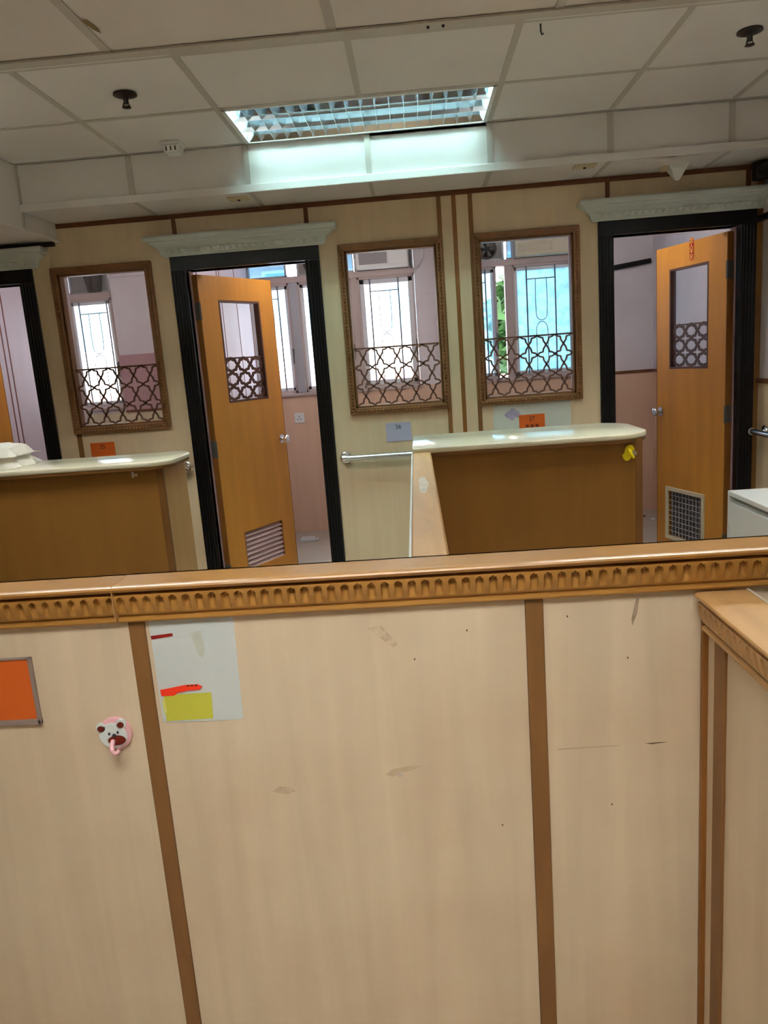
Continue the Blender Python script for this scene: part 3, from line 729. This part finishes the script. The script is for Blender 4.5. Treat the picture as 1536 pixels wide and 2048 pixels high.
def fill_batten(cx, y, label):  # fill lamp added behind the door heads, never in view
    r = empty('fill_batten', (cx, y, ZC - .07)); tag(r, label, 'ceiling light', 'added fill battens in the rooms beyond')
    obj('spine', bx(cx - .32, cx + .32, y - .03, y + .03, ZC - .04, ZC), WHITE, r, bev=.004)
    for e in (-.32, .30): obj('tube_holder', bx(cx + e, cx + e + .02, y - .014, y + .014, ZC - .075, ZC - .04), WHITE, r)
    obj('tube', MB().tube([(cx - .30, y, ZC - .058), (cx + .30, y, ZC - .058)], .013, 8), LITE5, r)
fill_batten(-2.2, 4.9, 'added fill batten, out of view on the ceiling of the left room beyond')
fill_batten(-.5, 4.9, 'added fill batten, out of view on the ceiling of the middle room beyond')
fill_batten(1.1, 4.9, 'added fill batten, out of view on the ceiling of the right room beyond')
def sprinkler(x, y, label):
    z = 1.12; r = empty('sprinkler_head', (x, y, z - .07)); tag(r, label, 'sprinkler', 'sprinkler heads')
    m = MB(); m.lathe([(.046, 0), (.047, -.006), (.030, -.012), (.012, -.014)], (x, y, z), 'z', 20); obj('rose', m, SPRK, r, smooth=True)
    m = MB(); m.lathe([(.012, 0), (.010, -.022), (.008, -.026)], (x, y, z - .012), 'z', 12); obj('stem', m, SPRK, r, smooth=True)
    for s in (-1, 1): obj('yoke_arm', MB().tube([(x + s * .009, y, z - .032), (x + s * .013, y, z - .042), (x, y, z - .050)], .003, 6), SPRK, r)
    m = MB(); m.lathe([(.018, 0), (.018, -.003), (.006, -.006)], (x, y, z - .049), 'z', 14); obj('deflector', m, SPRK, r)
sprinkler(-1.085, 3.25, 'dark sprinkler head in the ceiling tile near the box-shaped detector')
sprinkler(1.345, 3.21, 'dark sprinkler head in the ceiling tile over the white cabinet')
dx_, dy_ = -1.115, 3.95
r = empty('smoke_detector', (dx_, dy_, 1.06)); tag(r, 'white boxy detector with dark slots on the ceiling by the fascia', 'detector')
obj('base', bx(dx_ - .05, dx_ + .05, dy_ - .05, dy_ + .05, 1.105, 1.12), WHITE, r, bev=.004)
obj('housing', MB().prism([(dx_ - .044, 1.105), (dx_ + .044, 1.105), (dx_ + .034, 1.07), (dx_ - .034, 1.07)], 'y', dy_ - .042, dy_ + .042), WHITE, r, bev=.004)
for k in (-1, 0, 1): obj('slot', bx(dx_ + k * .022 - .003, dx_ + k * .022 + .003, dy_ - .0435, dy_ - .03, 1.078, 1.098), DARK, r)
# two yellowed cover plates and a pointed white sensor under the dropped soffit
for x, y, lb in ((-.865, 4.19, 'yellowed cover plate under the soffit left of the lit fascia'), (.925, 4.14, 'yellowed cover plate under the soffit right of the lit fascia')):
    r = empty('soffit_plate', (x, y, ZS - .012)); tag(r, lb, 'cover plate')
    obj('plate', bx(x - .055, x + .055, y - .04, y + .04, ZS - .010, ZS), IVORY, r, bev=.003)
    m = MB(); m.lathe([(.007, 0), (.007, -.006)], (x, y, ZS - .010), 'z', 10); obj('sensor_eye', m, DARK, r)
sx, sy = 1.425, 4.26
m = MB(); zt = ZS - .002
m.add([(sx - .055, sy - .05, zt), (sx + .055, sy - .05, zt), (sx + .055, sy + .06, zt), (sx - .055, sy + .06, zt), (sx - .04, sy - .045, zt - .03), (sx + .04, sy - .045, zt - .03), (sx + .012, sy - .01, zt - .088), (sx - .012, sy - .01, zt - .088), (sx + .035, sy + .05, zt - .03), (sx - .035, sy + .05, zt - .03)],
      [(0, 3, 2, 1), (0, 1, 5, 4), (4, 5, 6, 7), (1, 2, 8, 5), (5, 8, 6), (2, 3, 9, 8), (8, 9, 7, 6), (3, 0, 4, 9), (9, 4, 7)])
r = empty('motion_sensor', (sx, sy, zt - .088)); tag(r, 'pointed white sensor hanging under the slipped soffit tile', 'sensor')
obj('housing', m, WHITE, r, bev=.004); obj('bracket', bx(sx - .075, sx - .05, sy - .02, sy + .03, ZS - .035, ZS - .002), IVORY, r, bev=.002)
ct = MB().tube([(RX - .05, WY - .075, .80), (RX - .05, WY - .075, .86), (RX - .05, WY - .075, .885)], .045, 14)
ct.tube([(RX - .052, WY - .08, .84), (RX - .052, 3.2, .84)], .03, 12)
tag(obj('black_conduit', ct, DUCT, smooth=True), 'thick black conduit bend in the top corner above the right doorway', 'conduit')
ct = MB().tube([(RX - .022, WY - .01, .61), (RX - .022, 2.9, .61)], .019, 10)
ct.tube([(RX - .022, WY - .01, .61), (RX - .07, WY - .012, .61)], .019, 10)
tag(obj('black_pipe', ct, DUCT, smooth=True), 'black pipe running along the right wall at door-head height', 'pipe')
m = MB(); m.add([(-.770, 2.045, ZN - .0042), (-.756, 2.05, ZN - .0042), (-.748, 2.10, ZN - .0042), (-.752, 2.13, ZN - .0042), (-.764, 2.10, ZN - .0042), (-.768, 2.07, ZN - .0042)], [tuple(range(6))])
obj('water_stain', m, mat('yellow brown stain', (150, 132, 92), .9, var=.1), ceil)
tag(obj('ceiling_hook', MB().tube([(.518, 2.96, 1.118), (.518, 2.96, 1.095), (.522, 2.958, 1.082), (.528, 2.958, 1.086)], .003, 6), DARK, smooth=True), 'small dark wire hook hanging from the ceiling grid', 'hook')
for x in (.095, .136): obj('screw', MB().lathe([(.004, 0), (.004, -.004), (.002, -.006)], (x, 2.268, ZN - .008), 'z', 8), DARK, ceil)
tr_ = MB(); tr_.add([(-.99, 2.05, ZN - .004), (-.965, 2.06, ZN - .006), (-.955, 2.12, ZN - .005), (-.975, 2.15, ZN - .004), (-.985, 2.10, ZN - .010)], [(0, 1, 4), (1, 2, 4), (2, 3, 4), (3, 0, 4)])

# ================================================================== HANDRAILS
def handrail(p, q, label, nrm):
    """chrome bar between p and q with wall flanges; nrm = direction from bar to wall"""
    p, q, nrm = Vector(p), Vector(q), Vector(nrm); d = (q - p).normalized()
    r = empty('handrail', (p + q) / 2); tag(r, label, 'handrail')
    obj('bar', MB().tube([p, q], .0165, 14), STEEL, r, smooth=True)
    for e, s in ((p, 1), (q, -1)):
        c = e + d * .012 * s
        obj('end_cap', MB().tube([e - d * .010 * s, e - d * .004 * s, e + d * .02 * s], [.014, .021, .021], 14), CHROME, r, smooth=True)
        b = c + d * .05 * s if abs(nrm.x) > .5 else c
        obj('bracket', MB().tube([b, b + nrm * .045], .011, 10), CHROME, r, smooth=True)
        obj('flange', MB().tube([b + nrm * .043, b + nrm * .048, b + nrm * .052], [.022, .033, .035], 18), CHROME, r, smooth=True)
handrail((-.452, WY - .055, -.545), (1.0, WY - .055, -.545), 'chrome handrail under the middle windows behind the counter', (0, 1, 0))
handrail((-2.1, WY - .055, -.54), (-1.385, WY - .055, -.54), 'chrome handrail on the wall behind the left counter, only its end showing', (0, 1, 0))
handrail((RX - .065, 4.40, -.545), (RX - .065, 3.0, -.545), 'chrome handrail on the right wall over the white cabinet', (1, 0, 0))

# ================================================================== SIGNS ON THE BACK WALL
def card(name, x0, x1, z0, z1, m_, txt, label, ink=INK, y=WY - .0, sub=False):
    o = empty(name, ((x0 + x1) / 2, y, z0)); tag(o, label, 'sign')
    obj('card', bx(x0, x1, y - .004, y, z0, z1), m_, o, bev=.001, seg=1)
    text_obj('number', txt, .034, ink, ((x0 + x1) / 2, y - .0045, z1 - .026), o)
    if sub:
        for k in (-1, 0, 1): obj('character_stroke', bx((x0 + x1) / 2 + k * .028 - .009, (x0 + x1) / 2 + k * .028 + .009, y - .0046, y - .004, z1 - .075, z1 - .058), INKR, o)
    return o
card('number_card', -.192, -.043, -.47, -.36, LILACS, '26', 'pale lilac card numbered 26 under the middle window')
card('number_card', .588, .736, -.475, -.367, ORANGE, '27', 'orange card numbered 27 on white paper under the right window', y=WY - .002, sub=True)
card('number_card', -1.97, -1.822, -.462, -.356, ORANGE, '25', 'orange card numbered 25 under the left window')
pp = tag(obj('poster_sheet', bx(.44, .888, WY - .0015, WY, -.58, -.296), PAPERG), 'pale laminated sheet under the right window behind the orange card', 'paper')
blob = MB()
for cx_, cz_, rr_ in ((.53, -.362, .022), (.555, -.35, .026), (.58, -.362, .020), (.548, -.378, .018)):
    blob.add([(cx_ + rr_ * math.cos(t * math.pi / 5) * (1 + .25 * math.sin(t * 4)), WY - .0018 - .0001 * t, cz_ + rr_ * math.sin(t * math.pi / 5)) for t in range(10)], [tuple(range(10))])
obj('ink_smudge', blob, STAIN, pp)
tag(obj('tag_sticker', bx(-.052, -.032, WY - .003, WY, -.70, -.655), REDF), 'tiny orange-red sticker on the wall beside the low partition end', 'sticker')

# ================================================================== COUNTERS
def counter(name, x0, x1, y0, y1, label, right_round, end_mat, ztop=-.345):
    r = empty(name, ((x0 + x1) / 2, (y0 + y1) / 2, ZF)); tag(r, label, 'counter')
    bx0, bx1, by0, by1 = x0 + .0, x1 - .045, y0 + .03, y1 - .03
    obj('body', bx(bx0, bx1 - .012, by0 + .004, by1, ZF, ztop - .02), COUNTER, r)
    obj('face_panel', bx(bx0, bx1 - .028, by0, by0 + .005, ZF + .06, ztop - .026), COUNTER, r)
    obj('edge_band', bx(bx1 - .028, bx1, by0 - .002, by0 + .02, ZF, ztop - .02), EDGE, r, bev=.002)
    obj('end_panel', bx(bx1 - .012, bx1 - .001, by0 + .02, by1, ZF, ztop - .02), end_mat, r)
    obj('top_rail', bx(bx0, bx1, by0 - .003, by0 + .02, ztop - .04, ztop - .02), EDGE, r)
    # top slab with bull-nosed rounded right end
    pts = [(x0, y1), (x0, y0)]; rad = right_round
    c1 = (x1 - rad, y0 + rad); pts += [(c1[0] + rad * math.sin(t * math.pi / 16), c1[1] - rad * math.cos(t * math.pi / 16)) for t in range(9)]
    c2 = (x1 - rad, y1 - rad); pts += [(c2[0] + rad * math.cos(t * math.pi / 16), c2[1] + rad * math.sin(t * math.pi / 16)) for t in range(9)]
    obj('worktop', MB().prism(pts, 'z', ztop - .022, ztop), CTOP, r, bev=.006, seg=3, smooth=True)
    pts2 = [(px_ + (-.004 if i > 1 else 0), py_ + (.003 if py_ < (y0 + y1) / 2 else -.003)) for i, (px_, py_) in enumerate(pts)]
    obj('worktop_lipping', MB().prism(pts2, 'z', ztop - .034, ztop - .0215), EDGE, r)
    return r
cR = counter('service_counter', -.03, .912, 2.945, 3.46, 'brown counter with cream rounded top and yellow hook', .15, COUNTER)
cL = counter('service_counter', -2.6, -1.055, 3.12, 3.50, 'brown counter with folded white towel on its cream top', .10, COUNTERE)
m = MB(); m.box(-1.235, -1.225, 3.1495, 3.1505, -.41, -.38); m.box(-1.222, -1.21, 3.1495, 3.1505, -.405, -.395); obj('peeled_sticker', m, CHALK, cL)
# yellow adhesive hook
hx, hz, hy = .812, -.421, 2.9735
r = empty('adhesive_hook', (hx, hy, hz - .04)); tag(r, 'yellow plastic adhesive hook on the counter face', 'hook')
pts = [(hx + .020 * math.cos(t * math.pi / 12) - (.006 if math.sin(t * math.pi / 12) < 0 else -.004), hz + .032 * math.sin(t * math.pi / 12)) for t in range(24)]
obj('back_plate', MB().prism(pts, 'y', hy - .006, hy), YELH, r, bev=.002)
obj('hook_arm', MB().tube([(hx + .002, hy - .004, hz + .012), (hx + .004, hy - .022, hz + .004), (hx + .008, hy - .028, hz - .012), (hx + .014, hy - .022, hz - .018)], .006, 8), YELH, r, smooth=True)
m = MB(); m.lathe([(.012, 0), (.010, -.008)], (hx + .020, hy - .004, hz - .002), 'y', 12); obj('metal_disc', m, STEEL, r)
# folded towel
def towel(cx, cy, z, w, d, layers):
    r = empty('folded_towel', (cx, cy, z)); tag(r, 'white folded towel on the left counter top', 'towel')
    for k in range(layers):
        m = MB(); nx, ny = 12, 8; th = .048; ww, dd = w * (1 - .07 * k), d * (1 - .06 * k); z0 = z + k * .047
        top = []; bot = []
        for j in range(ny + 1):
            for i in range(nx + 1):
                u, v = i / nx * 2 - 1, j / ny * 2 - 1
                e = (1 - abs(u) ** 8) * (1 - abs(v) ** 6)
                wob = .005 * math.sin(4 * u + k) + .004 * math.sin(6 * v + 2 * k) + random.uniform(-.003, .003)
                x = cx + u * ww / 2 + .012 * math.sin(6 * v + k) ; y = cy + v * dd / 2 + .008 * math.sin(5 * u + k)
                top.append((x, y, z0 + .006 + (th + wob) * (e ** .5 if e > 0 else 0))); bot.append((x, y, z0 + .0005 + (.003 if k else 0)))
        n = (nx + 1) * (ny + 1); fs = []
        for j in range(ny):
            for i in range(nx):
                a = j * (nx + 1) + i; q = (a, a + 1, a + nx + 2, a + nx + 1); fs += [q, tuple(n + t for t in reversed(q))]
        for i in range(nx): fs += [(i + 1, i, n + i, n + i + 1), (ny * (nx + 1) + i, ny * (nx + 1) + i + 1, n + ny * (nx + 1) + i + 1, n + ny * (nx + 1) + i)]
        for j in range(ny): fs += [(j * (nx + 1), (j + 1) * (nx + 1), n + (j + 1) * (nx + 1), n + j * (nx + 1)), ((j + 1) * (nx + 1) + nx, j * (nx + 1) + nx, n + j * (nx + 1) + nx, n + (j + 1) * (nx + 1) + nx)]
        obj('fold', m.add(top + bot, fs), TOWEL, r, smooth=True)
towel(-1.945, 3.33, -.345, .37, .25, 2)

# ================================================================== WHITE CABINET
r = empty('drawer_cabinet', (1.70, 3.2, ZF)); tag(r, 'white laminate cabinet with recessed grip under its top', 'cabinet')
obj('carcass', bx(1.425, 1.93, 2.80, 3.474, ZF + .06, -.745), CABW, r)
obj('plinth', bx(1.45, 1.93, 2.82, 3.46, ZF, ZF + .06), GREYP, r)
obj('top', bx(1.403, 1.935, 2.79, 3.49, -.722, -.70), CABW, r, bev=.002)
obj('side_panel', bx(1.403, 1.93, 3.474, 3.488, ZF + .0, -.722), CABW, r)
for k, (z0, z1) in enumerate(((-1.0, -.752), (-1.38, -1.006))):
    obj('drawer_front', bx(1.406, 1.424, 2.80, 3.470, z0, z1), CABW, r, bev=.002)

# ================================================================== LOW PARTITIONS
# long one running away from the camera: X -.025 .. .045
r = empty('low_partition', (.01, 2.1, ZF)); tag(r, 'low partition running from the near panel to the counter, worn oak cap', 'partition')
obj('core', bx(-.012, .030, 1.36, 2.97, ZF, -.385), LAM, r)
for s, x in ((-1, -.016), (1, .030)):
    for a, b in ((1.36, 1.95), (1.96, 2.97)): obj('panel', bx(x, x + .005, a, b, ZF, -.385), LAM, r)
obj('cap', MB().prism([(-.030, -.368), (-.026, -.362), (.038, -.362), (.043, -.368), (.043, -.382), (.034, -.388), (-.022, -.388), (-.030, -.382)], 'y', 1.345, 2.972), OAKY, r, bev=.002)
obj('cap_edge', bx(-.0335, -.029, 1.345, 2.972, -.388, -.366), PAPER, r)
m = MB(); m.add([(-.018 + .02 * math.sin(k * 1.7) * .6, 2.3 + .16 * math.cos(k * math.pi / 5), -.3615) if False else (.004 + .016 * math.cos(k * math.pi / 6) * (1 + .3 * math.sin(k * 5)), 2.18 + .15 * math.sin(k * math.pi / 6), -.3616) for k in range(12)], [tuple(range(12))])
obj('scuff', m, CHALK, r)

# fluted cap moulding: profile (distance in front of the panel face, z), flutes sunk into the band
def fluted(length, pitch=.0236, seed=0, z0=0.0):
    """returns (u, d, z) grid: u along, d proud of the face"""
    prof = [(.000, -.428), (.011, -.4275), (.0130, -.4245), (.0120, -.4195), (.0060, -.4182), (.0060, -.4160)]
    band = [(-.414 + t * (.414 - .375) / 18) for t in range(19)]
    prof += [(.009 + .0115 * math.sin((z + .416) / .041 * 1.75), z) for z in band]
    prof += [(.0150, -.3742), (.0090, -.3728), (.0085, -.3706), (.0150, -.3690), (.0235, -.3672), (.0262, -.362), (.0245, -.3590), (.0205, -.3575), (.010, -.357), (-.062, -.357)]
    nu = int(length / pitch * 16); us = [length * i / nu for i in range(nu + 1)]
    rows = []
    for u in us:
        f = (u / pitch) % 1 - .5; hw = .27; row = []
        for d, z in prof:
            dd = d
            if -.4145 < z < -.3745 and abs(f) < hw:
                s = math.sqrt(max(0, 1 - (f / hw) ** 2)); zt = -.3795 - (1 - s) * hw * pitch
                if z < zt + .0004: dd = d - .0120 * (s ** .6) * max(0, min(1, (z + .410) / .022))
            row.append((u, dd, z))
        rows.append(row)
    n = len(prof); fs = []
    for i in range(len(rows) - 1):
        for k in range(n - 1): fs.append((i * n + k, (i + 1) * n + k, (i + 1) * n + k + 1, i * n + k + 1))
    return [p for r_ in rows for p in r_], fs, prof
def moulding_obj(name, length, fn, m_, parent):
    vs, fs, prof = fluted(length); m = MB(); m.add([fn(*p) for p in vs], fs)
    n = len(prof); N = len(vs)
    m.f.append(tuple(range(n))); m.f.append(tuple(range(N - 1, N - n - 1, -1)))
    return obj(name, m, m_, parent, smooth=True)
PY = 1.285; K = PY / 1.225
r = empty('low_partition', (-.2, PY, ZF)); near = r
tag(r, 'wide low partition of beige panels and brown battens under a fluted oak cap', 'partition')
X0, X1 = -1.5, 1.2
obj('core', bx(X0, X1, PY + .006, PY + .045, ZF, -.40), LAM, r)
s1 = (-.522 * K, -.494 * K); s2 = (.160 * K, .190 * K)
for a, b in ((X0, -1.155), (-1.125, s1[0]), (s1[1], s2[0]), (s2[1], X1)):
    obj('panel', bx(a + .0005, b - .0005, PY, PY + .006, ZF, -.415), LAM, r)
for a, b in ((-1.155, -1.125), s1, s2): obj('batten', bx(a, b, PY - .0045, PY + .004, ZF, -.42), STRIP, r, bev=.001, seg=1)
for a, b in ((X0, -.5612), (-.5603, X1)):
    moulding_obj('fluted_cap', b - a, lambda u, d, z, a=a: (a + u, PY - d, z), OAK, r)
obj('cap_back', bx(X0, X1, PY + .055, PY + .062, -.39, -.357), OAK, r)
obj('cap_joint', bx(-.5615, -.5600, PY - .0245, PY + .02, -.420, -.358), COUNTERE, r)
obj('panel', bx(X0, X1, PY + .045, PY + .05, ZF, -.39), LAM, r)
# marks and tears on the panels
def patch(name, pts, m_, par=None, d=.0004): 
    mm = MB(); mm.add([(x * K, PY - d, z * K) for x, z in pts], [tuple(range(len(pts)))]); return obj(name, mm, m_, par or near)
patch('scratch', [(.207, -.6878), (.31, -.6862), (.318, -.6868), (.207, -.689)], mat('grey scratch', (168, 146, 120), .8, var=.1))
patch('scratch', [(.357, -.6848), (.385, -.6836), (.398, -.6842), (.37, -.687)], mat('dark scratch', (104, 84, 66), .8, var=.1))
patch('torn_tape', [(-.098, -.722), (-.085, -.712), (-.05, -.706), (-.03, -.708), (-.05, -.716), (-.07, -.719), (-.085, -.727)], mat('torn tape', (208, 186, 156), .7, var=.1, vscale=(40, 40, 40)))
patch('torn_tape', [(-.078, -.724), (-.070, -.718), (-.066, -.726), (-.074, -.73)], CHALK, d=.0006)
patch('smear', [(-.11, -.445), (-.085, -.442), (-.068, -.465), (-.058, -.478), (-.068, -.483), (-.082, -.470)], mat('brown smear', (206, 186, 156), .8, var=.2, vscale=(60, 60, 60)))
patch('smear', [(.345, -.42), (.350, -.42), (.347, -.445), (.338, -.468), (.337, -.455)], mat('dark smear', (172, 152, 126), .8, var=.2, vscale=(60, 60, 60)))
patch('smear', [(-.305, -.745), (-.29, -.735), (-.27, -.738), (-.262, -.747), (-.28, -.752)], mat('brown smear', (184, 160, 130), .8))
for x, z in ((-.032, -.507), (.105, -.832), (.30, -.80), (.33, -.525), (.23, -.445), (.06, -.46)):
    patch('speck', [(x - .0015, z), (x, z + .003), (x + .0016, z + .001), (x + .001, z - .002)], mat('dark speck', (96, 74, 56), .8))
# side partition coming towards the camera on the right, slightly lower
SX = .4835; DZ = -.0735
r = empty('low_partition', (SX + .04, .3, ZF)); tag(r, 'lower side partition with fluted oak cap joining the wide panel', 'partition')
obj('core', bx(SX + .006, SX + .05, -.9, PY - .002, ZF, -.45 ), LAM, r)
ys = (1.121 * SX / .455, 1.162 * SX / .455)
for a, b in ((-.9, -.0), (.003, ys[0]), (ys[1], PY - .012)): obj('panel', bx(SX, SX + .006, a, b, ZF, -.47), LAM, r)
obj('batten', bx(SX - .005, SX + .003, ys[0], ys[1], ZF, -.48), STRIP, r, bev=.001, seg=1)
obj('corner_batten', bx(.4735, .4905, PY - .012, PY - .001, ZF, -.48), STRIPO, r, bev=.001, seg=1)
moulding_obj('fluted_cap', PY + .9 - .014, lambda u, d, z: (SX - d, PY - .014 - u, z + DZ), OAKY, r)
obj('cap_edge', bx(SX + .062, SX + .066, -.9, PY - .014, -.45, -.429), CHALK, r)

# ================================================================== THINGS ON THE NEAR PARTITION
# framed orange sign (left part of it runs out of the picture)
x1_, z1_, z0_ = -.703 * K, -.463 * K, -.590 * K
r = empty('framed_sign', (x1_ - .09, PY, z0_)); tag(r, 'blank orange card in a grey frame on the near panel', 'sign')
xa = x1_ - .185
obj('card', bx(xa + .006, x1_ - .006, PY - .004, PY, z0_ + .008, z1_ - .004), ORANGE, r)
for p in ((xa, x1_, z0_, z0_ + .011), (xa, x1_, z1_ - .004, z1_), (x1_ - .0075, x1_, z0_, z1_), (xa, xa + .0075, z0_, z1_)):
    obj('frame_member', bx(p[0], p[1], PY - .007, PY, p[2], p[3]), GREYFR, r, bev=.0015)
# white sheet with tape and yellow card
r = empty('document_sleeve', (-.412 * K, PY, -.601 * K)); tag(r, 'white sheet with red tape and yellow card stuck to the near panel', 'paper')
def pk(name, pts, m_, d, t=.0006):
    mm = MB().prism([(x * K, z * K) for x, z in pts], 'y', PY - d - t, PY - d); return obj(name, mm, m_, r)
pk('sheet', [(-.4865, -.41), (-.3385, -.41), (-.3415, -.598), (-.3445, -.602), (-.486, -.600)], PAPER, 0)
pk('inner_sheet', [(-.4825, -.444), (-.402, -.442), (-.386, -.602), (-.4845, -.600)], PAPER, .0007)
pk('sheet_patch', [(-.417, -.436), (-.397, -.432), (-.394, -.468), (-.399, -.482), (-.406, -.478)], mat('grey green patch', (202, 208, 196), .6, var=.1, vscale=(40, 40, 40)), .0014, .0002)  # slightly darker grey-green patch on the inner sheet
pk('yellow_card', [(-.4775, -.5485), (-.3925, -.5475), (-.3945, -.5965), (-.4785, -.5975)], YELC, .0016)
pk('yellow_card_tab', [(-.4815, -.556), (-.4765, -.556), (-.4755, -.580), (-.4805, -.585)], mat('pale yellow', (222, 222, 130), .4, var=.02), .0024, .0003)
pk('red_tape', [(-.4822, -.5375), (-.470, -.536), (-.435, -.5305), (-.415, -.5305), (-.4065, -.5350), (-.412, -.541), (-.432, -.5415), (-.452, -.545), (-.458, -.5495), (-.4815, -.5495)], REDF, .0024)
pk('dark_red_tape', [(-.486, -.4375), (-.4475, -.4345), (-.447, -.4395), (-.4855, -.4440)], DKRED, .0014)
for x in (-.432, -.425, -.418): pk('ink_mark', [(x - .0025, -.5325), (x + .0015, -.531), (x + .003, -.5335), (x - .0005, -.534)], INK, .0031, .0002)
# bear-faced hook
hx, hz = -.5745 * K, -.616 * K; S = .92
def ell(cx, cz, a, b, n=24, rot=0.):
    return [(hx + S * (cx + a * math.cos(t * 2 * math.pi / n) * math.cos(rot) - b * math.sin(t * 2 * math.pi / n) * math.sin(rot)), hz + S * (cz + a * math.cos(t * 2 * math.pi / n) * math.sin(rot) + b * math.sin(t * 2 * math.pi / n) * math.cos(rot))) for t in range(n)]
r = empty('animal_face_hook', (hx, PY, hz - .035)); tag(r, 'pink round hook with white animal face and brown ears', 'hook')
obj('base', MB().prism(ell(.002, .002, .0345, .0355), 'y', PY - .008, PY), PINKH, r, bev=.003, smooth=True)
obj('face', MB().prism(ell(-.002, -.001, .029, .0275), 'y', PY - .0105, PY - .006), BEARW, r, bev=.0015)
for cx_, cz_ in ((-.0245, .0165), (.0175, .0235)):
    e = obj('ear', MB().prism(ell(cx_, cz_, .0105, .0105, 16), 'y', PY - .0105, PY - .004), BEARW, r, bev=.0012)
    obj('inner_ear', MB().prism(ell(cx_, cz_ - .001, .007, .0062, 16), 'y', PY - .0115, PY - .0103), BEARB, e)
for cx_, cz_ in ((-.0085, .004), (.0095, .0065)): obj('eye', MB().prism(ell(cx_, cz_, .0022, .0032, 12), 'y', PY - .0115, PY - .0103), EYE, r)
obj('muzzle', MB().prism(ell(.006, -.0105, .0185, .0105, 24, .05), 'y', PY - .0118, PY - .0103), BEARB, r)
obj('nose', MB().prism(ell(.002, .0005, .0045, .003, 12), 'y', PY - .0124, PY - .0103), EYE, r)
hk = [(hx - .002 * S, PY - .011, hz - .012 * S), (hx - .002 * S, PY - .020, hz - .016 * S), (hx - .0, PY - .0255, hz - .024 * S), (hx + .003, PY - .027, hz - .030 * S), (hx + .008, PY - .024, hz - .0315 * S), (hx + .0115, PY - .020, hz - .027 * S), (hx + .012, PY - .019, hz - .022 * S)]
obj('hook_arm', MB().tube(hk, [.005, .0048, .0046, .0045, .0045, .0044, .004], 10), PINKH, r, smooth=True)

# ================================================================== OUTSIDE
tag(obj('ground', bx(-30, 30, FY + .16, 40, -4.6, -4.5), CONC), kind='structure')
r = empty('apartment_building', (-4, 15.5, -4.5)); tag(r, 'pale apartment building with pink bands seen through the far windows', 'building')
BYY = 15.0
obj('wall', bx(-18, 4.5, BYY, BYY + 6, -4.5, 9), FACADE, r)
for z in (-3.0, -.25, 2.5, 5.3): obj('ledge', bx(-18, 4.5, BYY - .25, BYY, z - .45, z), FACPINK, r)
for fz in (-2.2, .55, 3.3):
    for k in range(9):
        x = -16 + k * 2.2
        wv = obj('window', bx(x, x + 1.3, BYY - .06, BYY + .01, fz, fz + 1.3), ALUW, r)
        for q in (0, 1): obj('pane', bx(x + .07 + q * .62, x + .61 + q * .62, BYY - .08, BYY - .05, fz + .07, fz + 1.23), WINBLUE, wv)
def tree(x, y, zb, h, rad, label, n):
    r = empty('leafy_tree', (x, y, zb)); tag(r, label, 'tree', 'trees outside the far windows')
    obj('trunk', MB().tube([(x, y, zb), (x + .1, y, zb + h * .4), (x - .05, y + .1, zb + h * .75)], [.14, .1, .05], 8), BARK, r, smooth=True)
    m = MB()
    for _ in range(n):
        a, b = random.uniform(0, 2 * math.pi), random.uniform(-1, 1); q = rad * random.uniform(.45, 1) ** .6
        c = Vector((x + q * math.sqrt(1 - b * b) * math.cos(a), y + q * math.sqrt(1 - b * b) * math.sin(a), zb + h * .8 + q * b * 1.15))
        u = Vector((random.gauss(0, 1), random.gauss(0, 1), random.gauss(0, .6))).normalized(); v = u.cross(Vector((random.gauss(0, 1), random.gauss(0, 1), random.gauss(0, 1)))).normalized()
        l = random.uniform(.10, .2)
        m.add([c - u * l, c + v * l * .4, c + u * l, c - v * l * .4], [(0, 1, 2, 3)])
    o = obj('foliage', m, LEAF, r); o['kind'] = 'stuff'
tree(1.62, 9.6, -4.5, 6.0, .72, 'green leafy tree outside the right-hand far window', 1100)
tree(4.6, 12.5, -4.5, 5.6, 1.7, 'green leafy tree further off beyond the right-hand far window', 2000)
